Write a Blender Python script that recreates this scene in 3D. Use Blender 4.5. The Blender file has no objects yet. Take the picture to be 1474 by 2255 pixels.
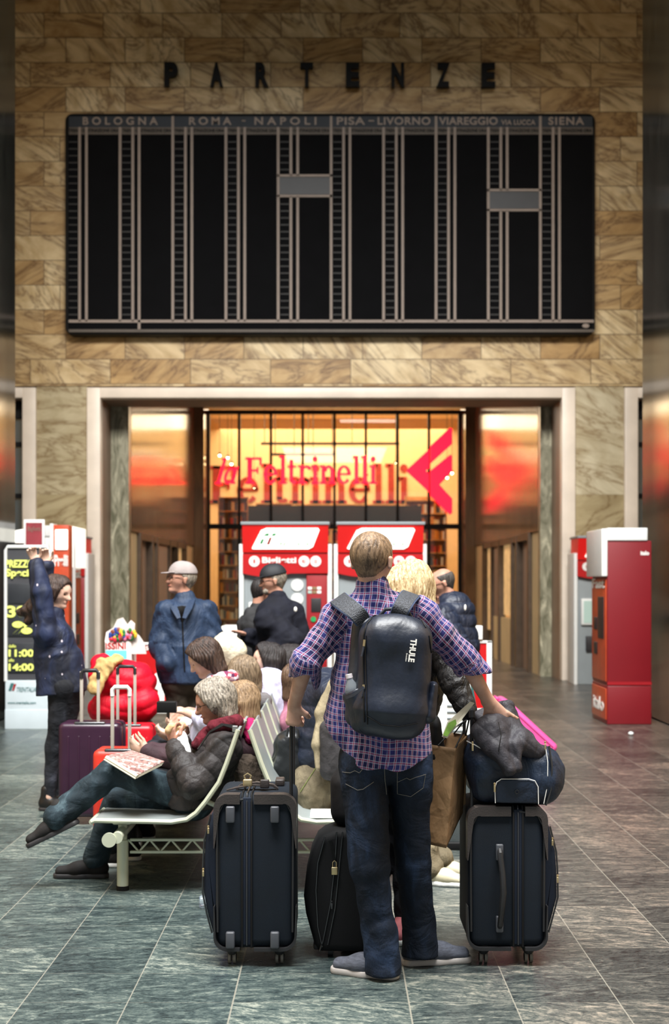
import bpy, bmesh, math, random
import numpy as np
from mathutils import Vector, Matrix
random.seed(7)
sc = bpy.context.scene
C = sc.collection
# ---------------- camera
FP, HZ, CH = 3075.0, 1290.0, 1.63        # focal length in px, horizon row, camera height
cd = bpy.data.cameras.new('camera'); cam = bpy.data.objects.new('camera', cd); C.objects.link(cam)
cam.location = (0, 0, CH); cam.rotation_euler = (math.radians(90), 0, 0)
cd.sensor_fit = 'HORIZONTAL'; cd.sensor_width = 24; cd.lens = FP/1474*24
cd.shift_y = (HZ-1127.5)/1474; cd.clip_end = 200
cd.dof.use_dof = True; cd.dof.focus_distance = 5.9; cd.dof.aperture_fstop = 3.4
sc.camera = cam
# ---------------- light and exposure
w = bpy.data.worlds.new('world'); sc.world = w; w.use_nodes = True
w.node_tree.nodes['Background'].inputs[0].default_value = (.86, .95, 1, 1)
w.node_tree.nodes['Background'].inputs[1].default_value = .36
sc.view_settings.view_transform = 'Standard'; sc.view_settings.look = 'None'
sc.view_settings.gamma = 1; sc.view_settings.use_curve_mapping = False; sc.view_settings.exposure = 0.05
def area(name, loc, rot, sx, sy, power, col=(1, 1, 1)):
    l = bpy.data.lights.new(name, 'AREA'); l.shape = 'RECTANGLE'; l.size = sx; l.size_y = sy; l.energy = power; l.color = col
    o = bpy.data.objects.new(name, l); C.objects.link(o); o.location = loc; o.rotation_euler = rot; return o
area('skylight', (0, 5.0, 14.6), (0, 0, 0), 10, 8, 3300, (.95, .98, 1))
area('skylight', (0, 2.0, 14.6), (math.radians(60), 0, 0), 10, 4, 5600, (1, .98, .94))  # second lamp below the glass roof, added and tilted to brighten the far wall
area('shop_ceiling_light', (0, 39.5, 6.4), (0, 0, 0), 7, 6, 750, (1, .84, .60))
area('passage_ceiling_light', (0, 29.5, 5.6), (0, 0, 0), 3, 5, 300, (1, .86, .68))
# ---------------- helpers
def P(px, py, Y): return Vector(((px-737)*Y/FP, Y, CH-(py-HZ)*Y/FP))
def S(c): return tuple(((x/255)/12.92 if x/255 <= .04045 else ((x/255+.055)/1.055)**2.4) for x in c)
def link(o, parent=None):
    C.objects.link(o)
    if parent is not None: o.parent = parent
    return o
def tag(o, label=None, cat=None, group=None, kind=None):
    for k, v in (('label', label), ('category', cat), ('group', group), ('kind', kind)):
        if v: o[k] = v
    return o
def empty(name, label, cat, group=None, loc=(0, 0, 0), rz=0):
    o = bpy.data.objects.new(name, None); link(o); o.location = loc; o.rotation_euler = (0, 0, rz); o.empty_display_size = .1
    return tag(o, label, cat, group)
def copy_tree(o, parent=None):
    c = o.copy(); link(c); c.parent = parent
    for ch in [x for x in C.objects if x.parent == o]: copy_tree(ch, c)
    return c
class NT:
    def __init__(s, name):
        s.m = bpy.data.materials.new(name); s.m.use_nodes = True; s.t = s.m.node_tree; s.b = s.t.nodes['Principled BSDF']
    def n(s, typ, props=None, **ins):
        x = s.t.nodes.new(typ)
        for k, v in (props or {}).items(): setattr(x, k, v)
        for k, v in ins.items():
            key = int(k[1:]) if k[0] == 'i' and k[1:].isdigit() else k.replace('_', ' ')
            s.set(x.inputs[key], v)
        return x
    def set(s, inp, v):
        if isinstance(v, bpy.types.NodeSocket): s.t.links.new(v, inp)
        elif v is not None: inp.default_value = v
    def m2(s, op, a, b=None, c=None):
        x = s.t.nodes.new('ShaderNodeMath'); x.operation = op
        for i, v in enumerate((a, b, c)): s.set(x.inputs[i], v)
        return x.outputs[0]
    def co(s): return s.n('ShaderNodeTexCoord').outputs['Object']
    def mapp(s, v, scale=(1, 1, 1), rot=(0, 0, 0), loc=(0, 0, 0)):
        return s.n('ShaderNodeMapping', None, Vector=v, Scale=scale, Rotation=rot, Location=loc).outputs[0]
    def noise(s, v, scale, detail=4, rough=.55, dist=0):
        return s.n('ShaderNodeTexNoise', None, Vector=v, Scale=scale, Detail=detail, Roughness=rough, Distortion=dist).outputs[0]
    def ramp(s, f, stops):
        r = s.n('ShaderNodeValToRGB', None, Fac=f); e = r.color_ramp.elements
        while len(e) < len(stops): e.new(.5)
        for i, (p, c) in enumerate(stops):
            e[i].position = p; e[i].color = tuple(c[:3])+(1,)
        return r.outputs[0]
    def mix(s, f, a, b, bt='MIX'):
        x = s.t.nodes.new('ShaderNodeMix'); x.data_type = 'RGBA'; x.blend_type = bt
        s.set(x.inputs[0], f); s.set(x.inputs[6], a if isinstance(a, bpy.types.NodeSocket) else tuple(a[:3])+(1,))
        s.set(x.inputs[7], b if isinstance(b, bpy.types.NodeSocket) else tuple(b[:3])+(1,)); return x.outputs[2]
    def bump(s, h, strength=.3, dist=.01):
        x = s.n('ShaderNodeBump', None, Height=h, Strength=strength, Distance=dist); s.t.links.new(x.outputs[0], s.b.inputs['Normal'])
    def out(s, col=None, rough=None, **kw):
        if col is not None: s.set(s.b.inputs['Base Color'], col if isinstance(col, bpy.types.NodeSocket) else tuple(col[:3])+(1,))
        if rough is not None: s.set(s.b.inputs['Roughness'], rough)
        for k, v in kw.items(): s.set(s.b.inputs[k.replace('_', ' ')], v)
        return s.m
def mat(name, rgb, rough=.6, metal=0, var=.25, nscale=6, bump=0, bscale=60, stretch=(1, 1, 1), emis=0, spec=.5, **kw):
    n = NT(name); c = S(rgb); v = n.mapp(n.co(), stretch)
    f = n.noise(v, nscale, 5)
    col = n.ramp(f, [(.3, [x*(1-var) for x in c]), (.7, [min(1, x*(1+var)) for x in c])])
    if bump: n.bump(n.noise(v, bscale, 4), bump, .01)
    n.out(col, rough, Metallic=metal, Specular_IOR_Level=spec, **kw)
    if emis: n.out(Emission_Color=c+(1,), Emission_Strength=emis)
    return n.m
def fabric(name, rgb, rough=.8, folds=.35, fscale=9, var=.3, weave=True, spec=.3):
    n = NT(name); c = S(rgb); o = n.co()
    f1 = n.noise(n.mapp(o, (1, 1, .55)), fscale, 3, .5, 1.2); f2 = n.noise(o, fscale*14, 3)
    col = n.ramp(n.m2('ADD', n.m2('MULTIPLY', f1, .75), n.m2('MULTIPLY', f2, .25)), [(.32, [x*(1-var) for x in c]), (.68, [min(1, x*(1+var)) for x in c])])
    h = n.m2('ADD', f1, n.m2('MULTIPLY', f2, .08))
    n.bump(h, folds, .04)
    n.out(col, rough, Specular_IOR_Level=spec); return n.m
def hairmat(name, dark, light, scale=(60, 60, 6)):
    n = NT(name); f = n.noise(n.mapp(n.co(), scale), 1.5, 4, .6, .6)
    n.bump(f, .7, .01)
    n.out(n.ramp(f, [(.35, S(dark)), (.65, S(light))]), .5, Specular_IOR_Level=.35); return n.m
def glow(name, rgb, strength, base=None):
    n = NT(name); c = S(rgb); n.out(base or c, .4, Emission_Color=c+(1,), Emission_Strength=strength); return n.m
class MB:
    """collects shapes and links them as one mesh object"""
    def __init__(s): s.v = []; s.f = []; s.mi = []; s.cur = 0
    def raw(s, vs, fs, M=None):
        o = len(s.v)
        s.v += [(M @ Vector(v)) if M is not None else Vector(v) for v in vs]
        s.f += [[o+i for i in f] for f in fs]; s.mi += [s.cur]*len(fs)
        return s
    def bm(s, b, M=None):
        b.verts.index_update()
        s.raw([v.co.copy() for v in b.verts], [[v.index for v in f.verts] for f in b.faces], M); b.free(); return s
    def box(s, x0, x1, y0, y1, z0, z1, r=0, seg=3, M=None):
        b = bmesh.new(); bmesh.ops.create_cube(b, size=1)
        for v in b.verts: v.co = Vector(((x0+x1)/2+v.co.x*(x1-x0), (y0+y1)/2+v.co.y*(y1-y0), (z0+z1)/2+v.co.z*(z1-z0)))
        if r: bmesh.ops.bevel(b, geom=list(b.edges), offset=min(r, .49*min(x1-x0, y1-y0, z1-z0)), segments=seg, affect='EDGES', profile=.5)
        return s.bm(b, M)
    def tube(s, pts, r, n=10, closed=False, caps=True):
        pts = [Vector(p) for p in pts]; N = len(pts); rr = r if isinstance(r, (list, tuple)) else [r]*N
        vs = []; up = None
        for i, p in enumerate(pts):
            a = pts[(i-1) % N] if (closed or i > 0) else p; b = pts[(i+1) % N] if (closed or i < N-1) else p
            t = (b-a)
            if t.length < 1e-9: t = Vector((0, 0, 1))
            t.normalize()
            if up is None: up = Vector((0, 0, 1)) if abs(t.z) < .9 else Vector((1, 0, 0))
            u = up-t*up.dot(t)
            if u.length < 1e-5: u = t.orthogonal()
            u.normalize(); up = u; w_ = t.cross(u)
            for k in range(n):
                th = 2*math.pi*k/n; vs.append(p+(u*math.cos(th)+w_*math.sin(th))*rr[i])
        fs = []
        for i in range(N if closed else N-1):
            a = i*n; b = ((i+1) % N)*n
            for k in range(n): fs.append([a+k, a+(k+1) % n, b+(k+1) % n, b+k])
        if caps and not closed: fs += [list(range(n))[::-1], [(N-1)*n+k for k in range(n)]]
        return s.raw(vs, fs)
    def cyl(s, a, b, r, n=16, r2=None): return s.tube([a, b], [r, r if r2 is None else r2], n)
    def sph(s, c, r, M=None, n=12):
        b = bmesh.new(); bmesh.ops.create_uvsphere(b, u_segments=n*2, v_segments=n, radius=1)
        rr = r if isinstance(r, (tuple, list)) else (r, r, r)
        for v in b.verts: v.co = Vector((v.co.x*rr[0], v.co.y*rr[1], v.co.z*rr[2]))+ (Vector(c) if M is None else Vector((0, 0, 0)))
        if M is not None:
            return s.bm(b, Matrix.Translation(Vector(c)) @ M)
        return s.bm(b)
    def prism(s, pts, y0, y1, r=0):
        """outline in x,z extruded along y"""
        b = bmesh.new(); vs = [b.verts.new((p[0], y0, p[1])) for p in pts]; f = b.faces.new(vs)
        g = bmesh.ops.extrude_face_region(b, geom=[f])
        for e in g['geom']:
            if isinstance(e, bmesh.types.BMVert): e.co.y = y1
        bmesh.ops.recalc_face_normals(b, faces=b.faces)
        if r:
            es = [e for e in b.edges if abs(e.verts[0].co.y-e.verts[1].co.y) < 1e-6]
            bmesh.ops.bevel(b, geom=es, offset=r, segments=3, affect='EDGES', profile=.5)
        return s.bm(b)
    def ribbon(s, pts, wd, th, side):
        """flat band along a path; side = width direction (vector or list)"""
        pts = [Vector(p) for p in pts]; N = len(pts); vs = []
        for i, p in enumerate(pts):
            t = (pts[min(i+1, N-1)]-pts[max(i-1, 0)]).normalized(); sd = Vector(side[i] if isinstance(side, list) else side)
            sd = (sd-t*sd.dot(t)).normalized(); nn = t.cross(sd); ww = wd[i] if isinstance(wd, list) else wd
            vs += [p+sd*ww/2+nn*th/2, p-sd*ww/2+nn*th/2, p-sd*ww/2-nn*th/2, p+sd*ww/2-nn*th/2]
        fs = []
        for i in range(N-1):
            a = 4*i; b = a+4
            for k in range(4): fs.append([a+k, a+(k+1) % 4, b+(k+1) % 4, b+k])
        fs += [[3, 2, 1, 0], [4*N-4, 4*N-3, 4*N-2, 4*N-1]]
        return s.raw(vs, fs)
    def build(s, name, mats, parent=None, smooth=True, angle=35, label=None, cat=None, group=None, kind=None):
        me = bpy.data.meshes.new(name); me.from_pydata([tuple(v) for v in s.v], [], s.f)
        ms = mats if isinstance(mats, (list, tuple)) else [mats]
        for m in ms: me.materials.append(m)
        if len(ms) > 1:
            me.polygons.foreach_set('material_index', s.mi)
        b = bmesh.new(); b.from_mesh(me); bmesh.ops.recalc_face_normals(b, faces=b.faces)
        if smooth:
            for f in b.faces: f.smooth = True
            for e in b.edges:
                if len(e.link_faces) == 2 and e.calc_face_angle(0) > math.radians(angle): e.smooth = False
        b.to_mesh(me); b.free()
        o = bpy.data.objects.new(name, me); link(o, parent); return tag(o, label, cat, group, kind)
def mesh_obj(name, me, m, parent=None):
    me.materials.clear(); me.materials.append(m); o = bpy.data.objects.new(name, me); return link(o, parent)
def text(name, s, box, Y, m, parent=None, depth=.02, shear=0, bold=0, M=None, spacing=1.0):
    """lettering facing the camera side, fitted into x0,x1,z0,z1"""
    cu = bpy.data.curves.new('t', 'FONT'); cu.body = s; cu.extrude = .05; cu.shear = shear; cu.offset = bold; cu.space_character = spacing
    o = bpy.data.objects.new('t', cu); C.objects.link(o)
    bpy.context.view_layer.update()
    me = bpy.data.meshes.new_from_object(o.evaluated_get(bpy.context.evaluated_depsgraph_get()))
    bpy.data.objects.remove(o); bpy.data.curves.remove(cu)
    xs = [v.co.x for v in me.vertices]; ys = [v.co.y for v in me.vertices]
    a, b, c, d = min(xs), max(xs), min(ys), max(ys); x0, x1, z0, z1 = box
    for v in me.vertices:
        q = Vector((x0+(v.co.x-a)/(b-a)*(x1-x0), Y-(v.co.z/.05+1)*depth/2, z0+(v.co.y-c)/(d-c)*(z1-z0)))
        v.co = M @ q if M is not None else q
    me.name = name
    return mesh_obj(name, me, m, parent)
# ---------------- solid modelling of soft shapes (distance field -> surface)
def V(*a): return np.array(a if len(a) > 1 else tuple(a[0]), dtype=np.float32)
def unit(v): v = np.asarray(v, dtype=np.float32); return v/max(1e-9, float(np.linalg.norm(v)))
class EC:
    """tapered elliptical capsule from a to b; s = direction of the first radius"""
    def __init__(q, a, b, ra, rb=None, s=None, k=.03, cap=None, neg=False, region=0):
        q.a = V(a); q.b = V(b); q.ra = np.array(ra if isinstance(ra, (tuple, list)) else (ra, ra), dtype=np.float32)
        rb = ra if rb is None else rb; q.rb = np.array(rb if isinstance(rb, (tuple, list)) else (rb, rb), dtype=np.float32)
        d = q.b-q.a; q.L = float(np.linalg.norm(d)); q.t = d/q.L if q.L > 1e-6 else V(0, 0, 1)
        s = V(s) if s is not None else (V(1, 0, 0) if abs(q.t[0]) < .9 else V(0, 1, 0))
        s = s-q.t*float(s@q.t); q.s = unit(s); q.n = np.cross(q.t, q.s); q.k = k; q.cap = cap; q.neg = neg; q.region = region
    def bounds(q):
        r = max(q.ra.max(), q.rb.max(), q.cap or 0); return np.minimum(q.a, q.b)-r, np.maximum(q.a, q.b)+r
    def d(q, X, Y, Z):
        x = X-q.a[0]; y = Y-q.a[1]; z = Z-q.a[2]
        h = x*q.t[0]+y*q.t[1]+z*q.t[2]; u = x*q.s[0]+y*q.s[1]+z*q.s[2]; v = x*q.n[0]+y*q.n[1]+z*q.n[2]
        hc = np.clip(h, 0, q.L); w_ = h-hc; f = hc/max(q.L, 1e-6)
        rx = q.ra[0]+(q.rb[0]-q.ra[0])*f; ry = q.ra[1]+(q.rb[1]-q.ra[1])*f; rz = np.minimum(rx, ry) if q.cap is None else q.cap
        k0 = np.sqrt((u/rx)**2+(v/ry)**2+(w_/rz)**2); k1 = np.sqrt((u/rx**2)**2+(v/ry**2)**2+(w_/rz**2)**2)
        return k0*(k0-1)/np.maximum(k1, 1e-4)
    def loc(q, p):
        x = p-q.a; h = x@q.t; u = x@q.s; v = x@q.n; return h, u, v
class BX(EC):
    """rounded box centred at c with half sizes and axes"""
    def __init__(q, c, half, r, ax=None, k=.02, neg=False, region=0):
        q.c = V(c); q.h = V(half); q.r = r; q.ax = ax or (V(1, 0, 0), V(0, 1, 0), V(0, 0, 1)); q.k = k; q.neg = neg; q.region = region
        q.a = q.c; q.t, q.s, q.n = q.ax[2], q.ax[0], q.ax[1]
    def bounds(q):
        e = sum(abs(a)*h for a, h in zip(q.ax, q.h)); return q.c-e, q.c+e
    def d(q, X, Y, Z):
        x = X-q.c[0]; y = Y-q.c[1]; z = Z-q.c[2]; D = []
        for a, h in zip(q.ax, q.h): D.append(np.abs(x*a[0]+y*a[1]+z*a[2])-(h-q.r))
        o = np.sqrt(sum(np.maximum(e, 0)**2 for e in D)); return o+np.minimum(np.maximum(np.maximum(D[0], D[1]), D[2]), 0)-q.r
class CUT:
    """keeps the side where fn(x,y,z) < 0"""
    def __init__(q, fn): q.fn = fn
def smin(a, b, k):
    h = np.clip(.5+.5*(b-a)/k, 0, 1); return b+(a-b)*h-k*h*(1-h)
def sdf_obj(name, prims, res, m, parent=None, disp=None, pad=.012, smooth=True, label=None, pattern=None):
    sol = [p for p in prims if not isinstance(p, CUT) and not p.neg]
    lo = np.min([p.bounds()[0] for p in sol], axis=0)-pad-2*res; hi = np.max([p.bounds()[1] for p in sol], axis=0)+pad+2*res
    n = np.ceil((hi-lo)/res).astype(int)+1
    ax = [(lo[i]+res*np.arange(n[i])).astype(np.float32) for i in range(3)]
    D = np.full(n, .2, dtype=np.float32)
    for p in prims:
        if isinstance(p, CUT):
            D = np.maximum(D, p.fn(ax[0][:, None, None], ax[1][None, :, None], ax[2][None, None, :]).astype(np.float32)); continue
        a, b = p.bounds(); m_ = p.k+2*res
        i0 = np.maximum(((a-m_-lo)/res).astype(int), 0); i1 = np.minimum(((b+m_-lo)/res).astype(int)+2, n)
        if (i1 <= i0).any(): continue
        sl = tuple(slice(i0[i], i1[i]) for i in range(3))
        dd = p.d(ax[0][sl[0]][:, None, None], ax[1][sl[1]][None, :, None], ax[2][sl[2]][None, None, :])
        D[sl] = -smin(-D[sl], dd, p.k) if p.neg else smin(D[sl], dd, p.k)
    D[0] = D[-1] = .2; D[:, 0] = D[:, -1] = .2; D[:, :, 0] = D[:, :, -1] = .2
    sg = D < 0
    c = [sg[i:n[0]-1+i, j:n[1]-1+j, k:n[2]-1+k] for i in (0, 1) for j in (0, 1) for k in (0, 1)]
    alls = c[0].copy(); anys = c[0].copy()
    for q in c[1:]: alls &= q; anys |= q
    I, J, K = np.nonzero(anys & ~alls)
    if len(I) == 0: return None
    cid = np.full((n[0]-1, n[1]-1, n[2]-1), -1, dtype=np.int32); cid[I, J, K] = np.arange(len(I))
    cor = [(i, j, k) for i in (0, 1) for j in (0, 1) for k in (0, 1)]
    val = np.stack([D[I+i, J+j, K+k] for i, j, k in cor], 1)
    acc = np.zeros((len(I), 3), dtype=np.float64); cnt = np.zeros(len(I))
    for a in range(8):
        for b in range(a+1, 8):
            if sum(abs(x-y) for x, y in zip(cor[a], cor[b])) != 1: continue
            va, vb = val[:, a], val[:, b]; on = (va < 0) != (vb < 0)
            t = np.where(on, va/np.where(on, va-vb, 1), 0)
            pa = np.array(cor[a]); pb = np.array(cor[b])
            acc += (pa+(pb-pa)*t[:, None])*on[:, None]; cnt += on
    vs = (np.stack([I, J, K], 1)+acc/cnt[:, None])*res+lo
    faces = []
    def quads(s0, s1, cells):
        flip = s0 & ~s1; on = s0 != s1
        x, y, z = np.nonzero(on); q = np.stack([cc[x, y, z] for cc in cells], 1); fl = flip[x, y, z]
        q[~fl] = q[~fl][:, ::-1]; faces.append(q[(q >= 0).all(1)])
    quads(sg[:-1, 1:-1, 1:-1], sg[1:, 1:-1, 1:-1], (cid[:, :-1, :-1], cid[:, 1:, :-1], cid[:, 1:, 1:], cid[:, :-1, 1:]))
    quads(sg[1:-1, :-1, 1:-1], sg[1:-1, 1:, 1:-1], (cid[:-1, :, :-1], cid[:-1, :, 1:], cid[1:, :, 1:], cid[1:, :, :-1]))
    quads(sg[1:-1, 1:-1, :-1], sg[1:-1, 1:-1, 1:], (cid[:-1, :-1, :], cid[1:, :-1, :], cid[1:, 1:, :], cid[:-1, 1:, :]))
    fa = np.concatenate(faces)
    reg = None
    if disp is not None or pattern is not None:
        best = np.full(len(vs), 9., dtype=np.float32); reg = np.zeros(len(vs), dtype=int)
        H = np.zeros(len(vs)); U = np.zeros(len(vs)); W = np.zeros(len(vs)); X = vs.astype(np.float32)
        for p in sol:
            dd = p.d(X[:, 0], X[:, 1], X[:, 2]); on = dd < best; best[on] = dd[on]; reg[on] = p.region
            h, u, v = p.loc(X[on]); H[on] = h; U[on] = u; W[on] = v
    if disp is not None:
        nn = np.zeros_like(vs); fn = np.cross(vs[fa[:, 2]]-vs[fa[:, 0]], vs[fa[:, 3]]-vs[fa[:, 1]])
        for i in range(4): np.add.at(nn, fa[:, i], fn)
        nn /= np.maximum(np.linalg.norm(nn, axis=1), 1e-12)[:, None]
        vs = vs+nn*disp(vs, reg, H, U, W)[:, None]
    me = bpy.data.meshes.new(name); me.vertices.add(len(vs)); me.vertices.foreach_set('co', vs.astype(np.float32).ravel())
    me.loops.add(fa.size); me.loops.foreach_set('vertex_index', fa.astype(np.int32).ravel())
    me.polygons.add(len(fa)); me.polygons.foreach_set('loop_start', np.arange(0, fa.size, 4, dtype=np.int32))
    me.polygons.foreach_set('use_smooth', np.ones(len(fa), dtype=bool)); me.update(calc_edges=True); me.validate()
    if pattern is not None and len(me.vertices) == len(vs):
        at = me.attributes.new('weave', 'FLOAT_VECTOR', 'POINT'); at.data.foreach_set('vector', pattern(vs, reg, H, U, W).astype(np.float32).ravel())
    o = mesh_obj(name, me, m, parent)
    if label: o['label'] = label
    return o
def wob(v, f, seed, amp):
    """soft pseudo-random folds"""
    r = np.random.RandomState(seed); o = 0
    for i in range(5):
        d = r.randn(3); d /= np.linalg.norm(d); ph = r.rand()*6.3; o = o+np.sin((v@d)*f*(1+.5*r.rand())*6.28+ph+1.5*np.sin((v@(r.randn(3)))*f*3+ph))
    return amp*o/5
def fold_disp(amp, f=5, seed=1):
    def g(v, reg, H, U, W):
        a = wob(v*np.array([1, 1, .8]), f, seed, amp)+wob(v, f*2.6, seed+5, amp*.5)
        c = np.sin(H*6.28*f*2.2+3*np.sin(U*22+seed)+2*np.sin(W*17))*amp*.45*(reg != 0)
        return a+c
    return g
def puff_disp(period, amp, seed=1, torso_axis=2):
    def g(v, reg, H, U, W):
        s = np.where(reg == 0, v[:, torso_axis], H)
        return amp*(np.sqrt(np.abs(np.sin(math.pi*s/period)))-.6)+wob(v, 7, seed, amp*.45)+wob(v, 22, seed+3, amp*.2)
    return g
# ---------------- shared materials
M = {}
def marble(name, light, mid, vein, bw, rh, mortar, dark=.72):
    n = NT(name); o = n.co()
    sep = n.n('ShaderNodeSeparateXYZ', None, Vector=o); cmb = n.n('ShaderNodeCombineXYZ', None, X=n.m2('ADD', sep.outputs[0], sep.outputs[1]), Y=sep.outputs[2], Z=0.0).outputs[0]
    br = n.n('ShaderNodeTexBrick', {'offset': .37, 'squash': 1.35, 'squash_frequency': 3}, Vector=cmb, Color1=(0, 0, 0, 1), Color2=(1, 1, 1, 1), Mortar=(.5, .5, .5, 1), Scale=1.0, Mortar_Size=mortar, Mortar_Smooth=.3, Brick_Width=bw, Row_Height=rh)
    rnd = br.outputs['Color']; sh = n.n('ShaderNodeVectorMath', {'operation': 'SCALE'}, i0=rnd); sh.inputs['Scale'].default_value = 7.3
    ad = n.n('ShaderNodeVectorMath', {'operation': 'ADD'}, i0=cmb, i1=sh.outputs[0]).outputs[0]
    rt = n.n('ShaderNodeVectorRotate', {'rotation_type': 'Z_AXIS'}, Vector=ad, Angle=n.m2('MULTIPLY', n.m2('SUBTRACT', rnd, .35), 1.5)).outputs[0]
    f = n.noise(n.mapp(rt, (.8, 1.6, 1)), 1.0, 5, .6, 2.2); g = n.noise(n.mapp(rt, (.45, 1.4, 1)), .75, 4, .6, 3.4)
    base = n.ramp(f, [(.32, S(mid)), (.62, S(light))])
    v = n.m2('ABSOLUTE', n.m2('SUBTRACT', g, .5)); vf = n.ramp(v, [(0, (1, 1, 1)), (.02, (.45, .45, .45)), (.07, (.08, .08, .08)), (.14, (0, 0, 0))])
    c = n.mix(n.m2('MULTIPLY', vf, .75), base, S(vein))
    c = n.mix(n.m2('MULTIPLY', n.m2('SUBTRACT', 1.0, rnd), .85), c, n.mix(1, c, S(mid), 'MULTIPLY'))
    c = n.mix(br.outputs['Fac'], c, [x*.45 for x in S(vein)])
    n.bump(n.m2('SUBTRACT', 1.0, br.outputs['Fac']), .3, .01)
    return n.out(c, .42, Specular_IOR_Level=.35)
M['marble'] = marble('beige_veined_marble', (240, 218, 174), (194, 164, 114), (108, 74, 38), 1.02, .425, .006)
M['marble_slab'] = marble('pale_veined_marble', (228, 218, 190), (196, 182, 150), (140, 112, 70), 9, 3.2, .001)
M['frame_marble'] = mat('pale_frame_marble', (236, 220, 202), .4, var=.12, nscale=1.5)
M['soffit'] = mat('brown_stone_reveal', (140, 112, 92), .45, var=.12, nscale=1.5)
def green_marble(name, a, b, rough, spec):
    n = NT(name); o = n.co(); f = n.noise(n.mapp(o, (3, 3, .8)), 2.2, 8, .65, 1.4); g = n.noise(o, 26, 4)
    c = n.ramp(f, [(.38, S(a)), (.6, S(b)), (.74, tuple(x*2.2 for x in S(b)))]); c = n.mix(n.ramp(g, [(.66, (0, 0, 0)), (.74, (.4, .4, .4))]), c, S((120, 125, 115)))
    return n.out(c, rough, Specular_IOR_Level=spec)
M['pier'] = green_marble('polished_dark_marble', (20, 24, 22), (46, 50, 45), .16, .35)
M['pilaster'] = green_marble('green_grey_marble', (100, 98, 76), (170, 164, 140), .3, .5)
def floor_mat():
    n = NT('slate_floor'); o = n.co(); s = n.n('ShaderNodeSeparateXYZ', None, Vector=o); x, y = s.outputs[0], s.outputs[1]
    T = .411
    left = n.m2('DIVIDE', n.m2('ADD', x, .399), T); right = n.m2('DIVIDE', n.m2('SUBTRACT', x, .292), T)
    isl = n.m2('LESS_THAN', x, -.399); isr = n.m2('GREATER_THAN', x, .292); mid = n.m2('SUBTRACT', 1.0, n.m2('ADD', isl, isr))
    u = n.m2('ADD', n.m2('ADD', n.m2('MULTIPLY', isl, left), n.m2('MULTIPLY', isr, n.m2('ADD', right, 9.0))), n.m2('MULTIPLY', mid, n.m2('ADD', n.m2('DIVIDE', n.m2('ADD', x, .399), .691), 40.0)))
    v = n.m2('DIVIDE', n.m2('SUBTRACT', y, 5.05), T)
    def edge(q, w_): return n.m2('LESS_THAN', n.m2('ABSOLUTE', n.m2('SUBTRACT', n.m2('FRACT', n.m2('ADD', q, .5)), .5)), w_)
    gx = edge(u, .006); gy = edge(v, .0045); g = n.m2('MAXIMUM', gx, n.m2('MULTIPLY', gy, .55))
    idv = n.n('ShaderNodeCombineXYZ', None, X=n.m2('FLOOR', u), Y=n.m2('FLOOR', v), Z=0.0).outputs[0]
    wn = n.n('ShaderNodeTexWhiteNoise', {'noise_dimensions': '2D'}, Vector=idv)
    rv = n.n('ShaderNodeVectorMath', {'operation': 'MULTIPLY_ADD'}, i0=wn.outputs['Color'], i1=(9, 9, 9), i2=o).outputs[0]
    rot = n.n('ShaderNodeVectorRotate', {'rotation_type': 'Z_AXIS'}, Vector=rv, Angle=n.m2('MULTIPLY', n.m2('SUBTRACT', wn.outputs['Value'], .5), .7)).outputs[0]
    st = n.noise(n.mapp(rot, (1, 2.6, 1)), 5.5, 10, .68, 1.8); fine = n.noise(n.mapp(rot, (1, 1.9, 1)), 52, 8, .78, .8)
    f = n.m2('ADD', n.m2('MULTIPLY', st, .54), n.m2('MULTIPLY', fine, .46))
    f = n.m2('ADD', f, n.m2('MULTIPLY', n.m2('SUBTRACT', wn.outputs['Value'], .5), .085))
    c = n.ramp(f, [(.37, S((24, 33, 36))), (.47, S((56, 70, 71))), (.545, S((88, 102, 99))), (.63, S((152, 160, 149)))])
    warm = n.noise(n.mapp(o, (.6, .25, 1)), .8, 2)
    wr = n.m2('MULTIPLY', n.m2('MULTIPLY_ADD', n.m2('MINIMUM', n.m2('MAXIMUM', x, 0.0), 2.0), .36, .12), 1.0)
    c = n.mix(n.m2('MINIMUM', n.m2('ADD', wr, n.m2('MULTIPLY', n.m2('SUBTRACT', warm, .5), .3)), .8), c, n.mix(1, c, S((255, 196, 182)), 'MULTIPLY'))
    c = n.mix(n.m2('MULTIPLY', g, .7), c, S((150, 146, 134)))
    n.bump(n.m2('SUBTRACT', fine, n.m2('MULTIPLY', g, .5)), .22, .006)
    r = n.m2('MULTIPLY_ADD', fine, .28, .16)
    return n.out(c, r, Specular_IOR_Level=.5)
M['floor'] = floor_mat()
M['black'] = mat('matt_black', (13, 13, 14), .6, var=.1, spec=.25)
M['board'] = mat('board_black', (10, 10, 12), .85, var=.15, nscale=3, spec=.12)
M['line'] = mat('board_line', (150, 134, 122), .6, var=.05)
M['line_dim'] = mat('board_strip', (88, 78, 68), .6, var=.1)
M['slat'] = mat('board_slat', (40, 37, 34), .6, var=.1)
M['blue_head'] = mat('board_header_blue', (24, 33, 44), .6, var=.3, nscale=2)
M['white'] = mat('white_plastic', (226, 226, 222), .4, var=.03)
M['grey_panel'] = mat('grey_panel', (40, 40, 43), .5, var=.1)
M['glass_dark'] = mat('blue_grey_glass', (70, 88, 98), .15, var=.2, nscale=1, spec=.8)
WY = 24.0; WS = FP/WY
def wx(px): return (px-737)/WS
def wz(py): return CH-(py-HZ)/WS
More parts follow.
